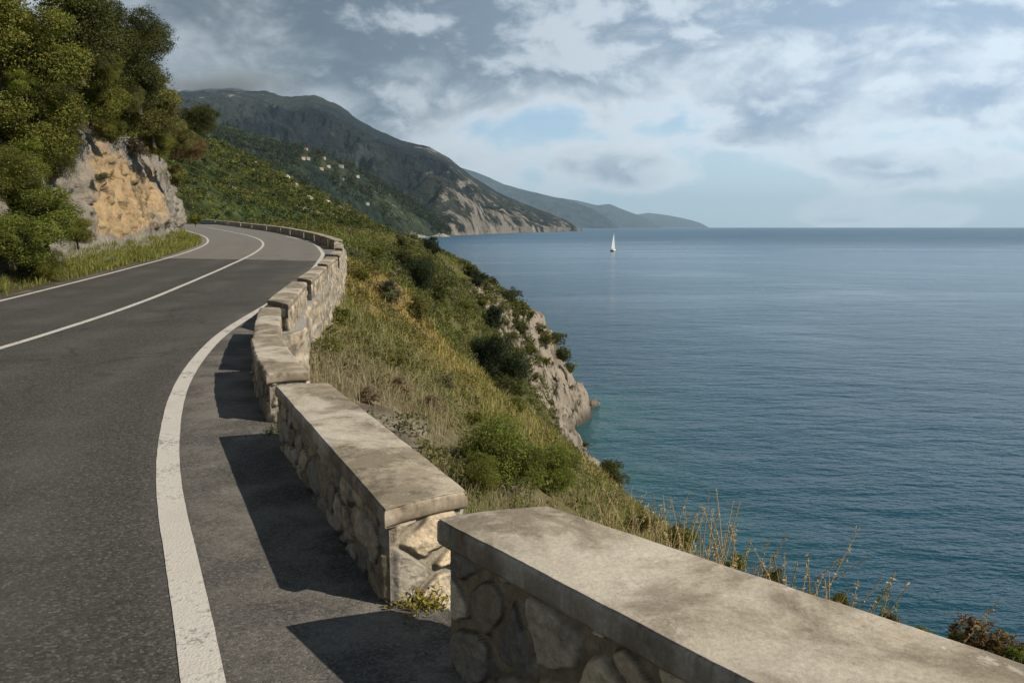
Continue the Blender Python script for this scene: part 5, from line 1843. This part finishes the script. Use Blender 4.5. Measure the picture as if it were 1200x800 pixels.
# ================================================================== SAILING BOAT
M_HULL = plain('white_gelcoat', (0.80, 0.80, 0.78), 0.35, 0.5, 0, 0.02, 0.5)
M_HULLD = plain('dark_blue_hull', (0.03, 0.04, 0.06), 0.35, 0.5, 0, 0.05, 0.5)
M_SAIL = plain('sailcloth', (0.50, 0.49, 0.47), 0.8, 0.2, 0, 0.03, 0.3)
M_ALU = plain('mast_alloy', (0.55, 0.55, 0.56), 0.4, 0.5, 0.6, 0.03, 1)
bx_, by_ = on_sea(719, 294.5)
bscale = by_ / F * 22.5 / 18.3
boat = thing('sailboat', 'white sailing yacht under full sail, alone on the open bay', 'sailboat', (bx_, by_, SEA), None, R(68))
boat.scale = (bscale,) * 3
st_ = np.linspace(-6, 6, 25)
half = 1.75 * np.sqrt(np.clip(1 - (np.clip(st_ + 1, -5, 7) / 7) ** 2 * np.where(st_ > -1, 1, 0.35), 0, 1)) * np.where(st_ > 5.9, 0.05, 1)
sheer = 1.15 + 0.35 * ((st_ + 1) / 7) ** 2
prf = np.array([(0.0, -0.45), (0.55, -0.35), (0.86, 0.0), (0.97, 0.5), (1.0, 1.0)])
ring = np.concatenate([[(-a, b) for a, b in prf[::-1]], prf[1:]])
hv = np.stack([np.column_stack([np.full(len(ring), x), ring[:, 0] * w, np.where(ring[:, 1] > 0, ring[:, 1] * s, ring[:, 1])]) for x, w, s in zip(st_, half, sheer)], 0)
n_r = len(ring)
hf = grid_faces(len(st_), n_r)
deck = np.array([[i * n_r, (i + 1) * n_r, (i + 1) * n_r + n_r - 1, i * n_r + n_r - 1] for i in range(len(st_) - 1)])
me = new_mesh('hull', hv.reshape(-1, 3), np.vstack([hf, deck]), M_HULL, True)
fix_normals(me)
link('hull', me, boat)
me = new_mesh('hull_band', np.stack([np.column_stack([st_, 0 * st_ + half * sg * 1.006 * k1 + sg * 0.01, z1 * sheer]) for sg in (-1, 1) for k1, z1 in ((0.955, 0.40), (1.0, 0.88))], 0).reshape(-1, 3)[:, :], np.vstack([grid_faces(2, 25), grid_faces(2, 25, 50)]), M_HULLD, True)
link('hull_stripe', me, boat)
bm = bmesh.new()
box_bm(bm, -1.8, 2.4, -0.95, 0.95, 1.0, 1.75)
bmesh.ops.bevel(bm, geom=bm.edges[:], offset=0.18, segments=2, affect='EDGES')
bm_obj('cabin', bm, M_HULL, boat)
v, f = tube([(0.8, 0, 0.6), (0.8, 0, 9), (0.75, 0, 17.6)], [0.13, 0.12, 0.07], 8)
link('mast', new_mesh('mast', v, f, M_ALU), boat)
v, f = tube([(0.75, 0, 2.7), (-2, 0.35, 2.7), (-4.9, 0.9, 2.75)], [0.09, 0.09, 0.07], 8)
link('boom', new_mesh('boom', v, f, M_ALU), boat)


def sail(name, luff0, luff1, clew, belly, thick=0.03):
    a, b, c_ = map(np.array, (luff0, luff1, clew))
    nn = 16
    Vv = []
    for s_ in (0, 1):
        for i in range(nn):
            u = i / (nn - 1)
            l = a + (b - a) * u
            leech = c_ + (b - c_) * u + np.array([-0.5 * math.sin(math.pi * u), 0, 0])
            for j in range(10):
                w = j / 9
                p = l + (leech - l) * w
                p = p + np.array([0, belly * math.sin(math.pi * w) * (1 - u) ** 0.6 + s_ * thick, 0])
                Vv.append(p)
    Ff = np.vstack([grid_faces(nn, 10), grid_faces(nn, 10, nn * 10)[:, ::-1]])
    link(name, new_mesh(name, np.array(Vv), Ff, M_SAIL), boat)


sail('mainsail', (0.62, 0, 2.95), (0.62, 0, 17.3), (-4.7, 0.85, 2.95), 0.45)
sail('headsail', (5.7, 0, 1.7), (0.95, 0, 15.6), (0.3, 1.0, 2.0), 0.5)
v, f = tube([(5.85, 0, 1.6), (0.82, 0, 17.3)], [0.025, 0.025], 5)
link('forestay', new_mesh('forestay', v, f, M_ALU), boat)
v, f = tube([(-5.9, 0, 1.5), (0.75, 0, 17.5)], [0.025, 0.025], 5)
link('backstay', new_mesh('backstay', v, f, M_ALU), boat)

# ------------------------------------------------------------------ low cloud resting on the mountain top
cc_ = at(255, 99, 6650)
bm = bmesh.new()
bmesh.ops.create_icosphere(bm, subdivisions=4, radius=1.0)
for v in bm.verts:
    v.co = Vector((v.co.x * 900, v.co.y * 500, v.co.z * 110))
me = bpy.data.meshes.new('cloud')
bm.to_mesh(me)
bm.free()
mc = bpy.data.materials.new('cloud_vapour')
mc.use_nodes = True
ct_ = mc.node_tree
ct_.nodes.clear()
cco = objco(ct_)
rr__ = nd(ct_, 'ShaderNodeVectorMath', {0: scalev(ct_, cco, (1 / 900, 1 / 500, 1 / 110))}, operation='LENGTH').outputs['Value']
cn_ = noise(ct_, cco, 0.0055, 5.0, 0.6)
dn_ = smooth(ct_, math_(ct_, 'SUBTRACT', cn_, math_(ct_, 'MULTIPLY', rr__, 0.42)), 0.12, 0.42)
pv = nd(ct_, 'ShaderNodeVolumePrincipled', {'Color': (0.50, 0.57, 0.63, 1), 'Anisotropy': 0.0, 'Density': math_(ct_, 'MULTIPLY', dn_, 0.0045)})
co_out = ct_.nodes.new('ShaderNodeOutputMaterial')
ct_.links.new(pv.outputs[0], co_out.inputs['Volume'])
me.materials.append(mc)
cl_ = link('cloud', me)
cl_.location = tuple(cc_)
tag(cl_, 'soft grey cloud resting on the top of the mountain', 'cloud', None, 'stuff')

# ================================================================== HAZE: the sea air itself
bm = bmesh.new()
box_bm(bm, -44000, 44000, -24000, 44000, SEA - 45, 1500)
bmesh.ops.recalc_face_normals(bm, faces=bm.faces)
me = bpy.data.meshes.new('haze')
bm.to_mesh(me)
bm.free()
mh = bpy.data.materials.new('haze')
mh.use_nodes = True
mh.node_tree.nodes.clear()
pv = nd(mh.node_tree, 'ShaderNodeVolumePrincipled', {'Color': (0.54, 0.78, 1.0, 1), 'Density': 2.4e-5, 'Anisotropy': 0.0})
mo = mh.node_tree.nodes.new('ShaderNodeOutputMaterial')
mh.node_tree.links.new(pv.outputs[0], mo.inputs['Volume'])
me.materials.append(mh)
hz = link('haze', me)
tag(hz, 'thin blue sea haze filling the air over the bay', 'haze', None, 'stuff')
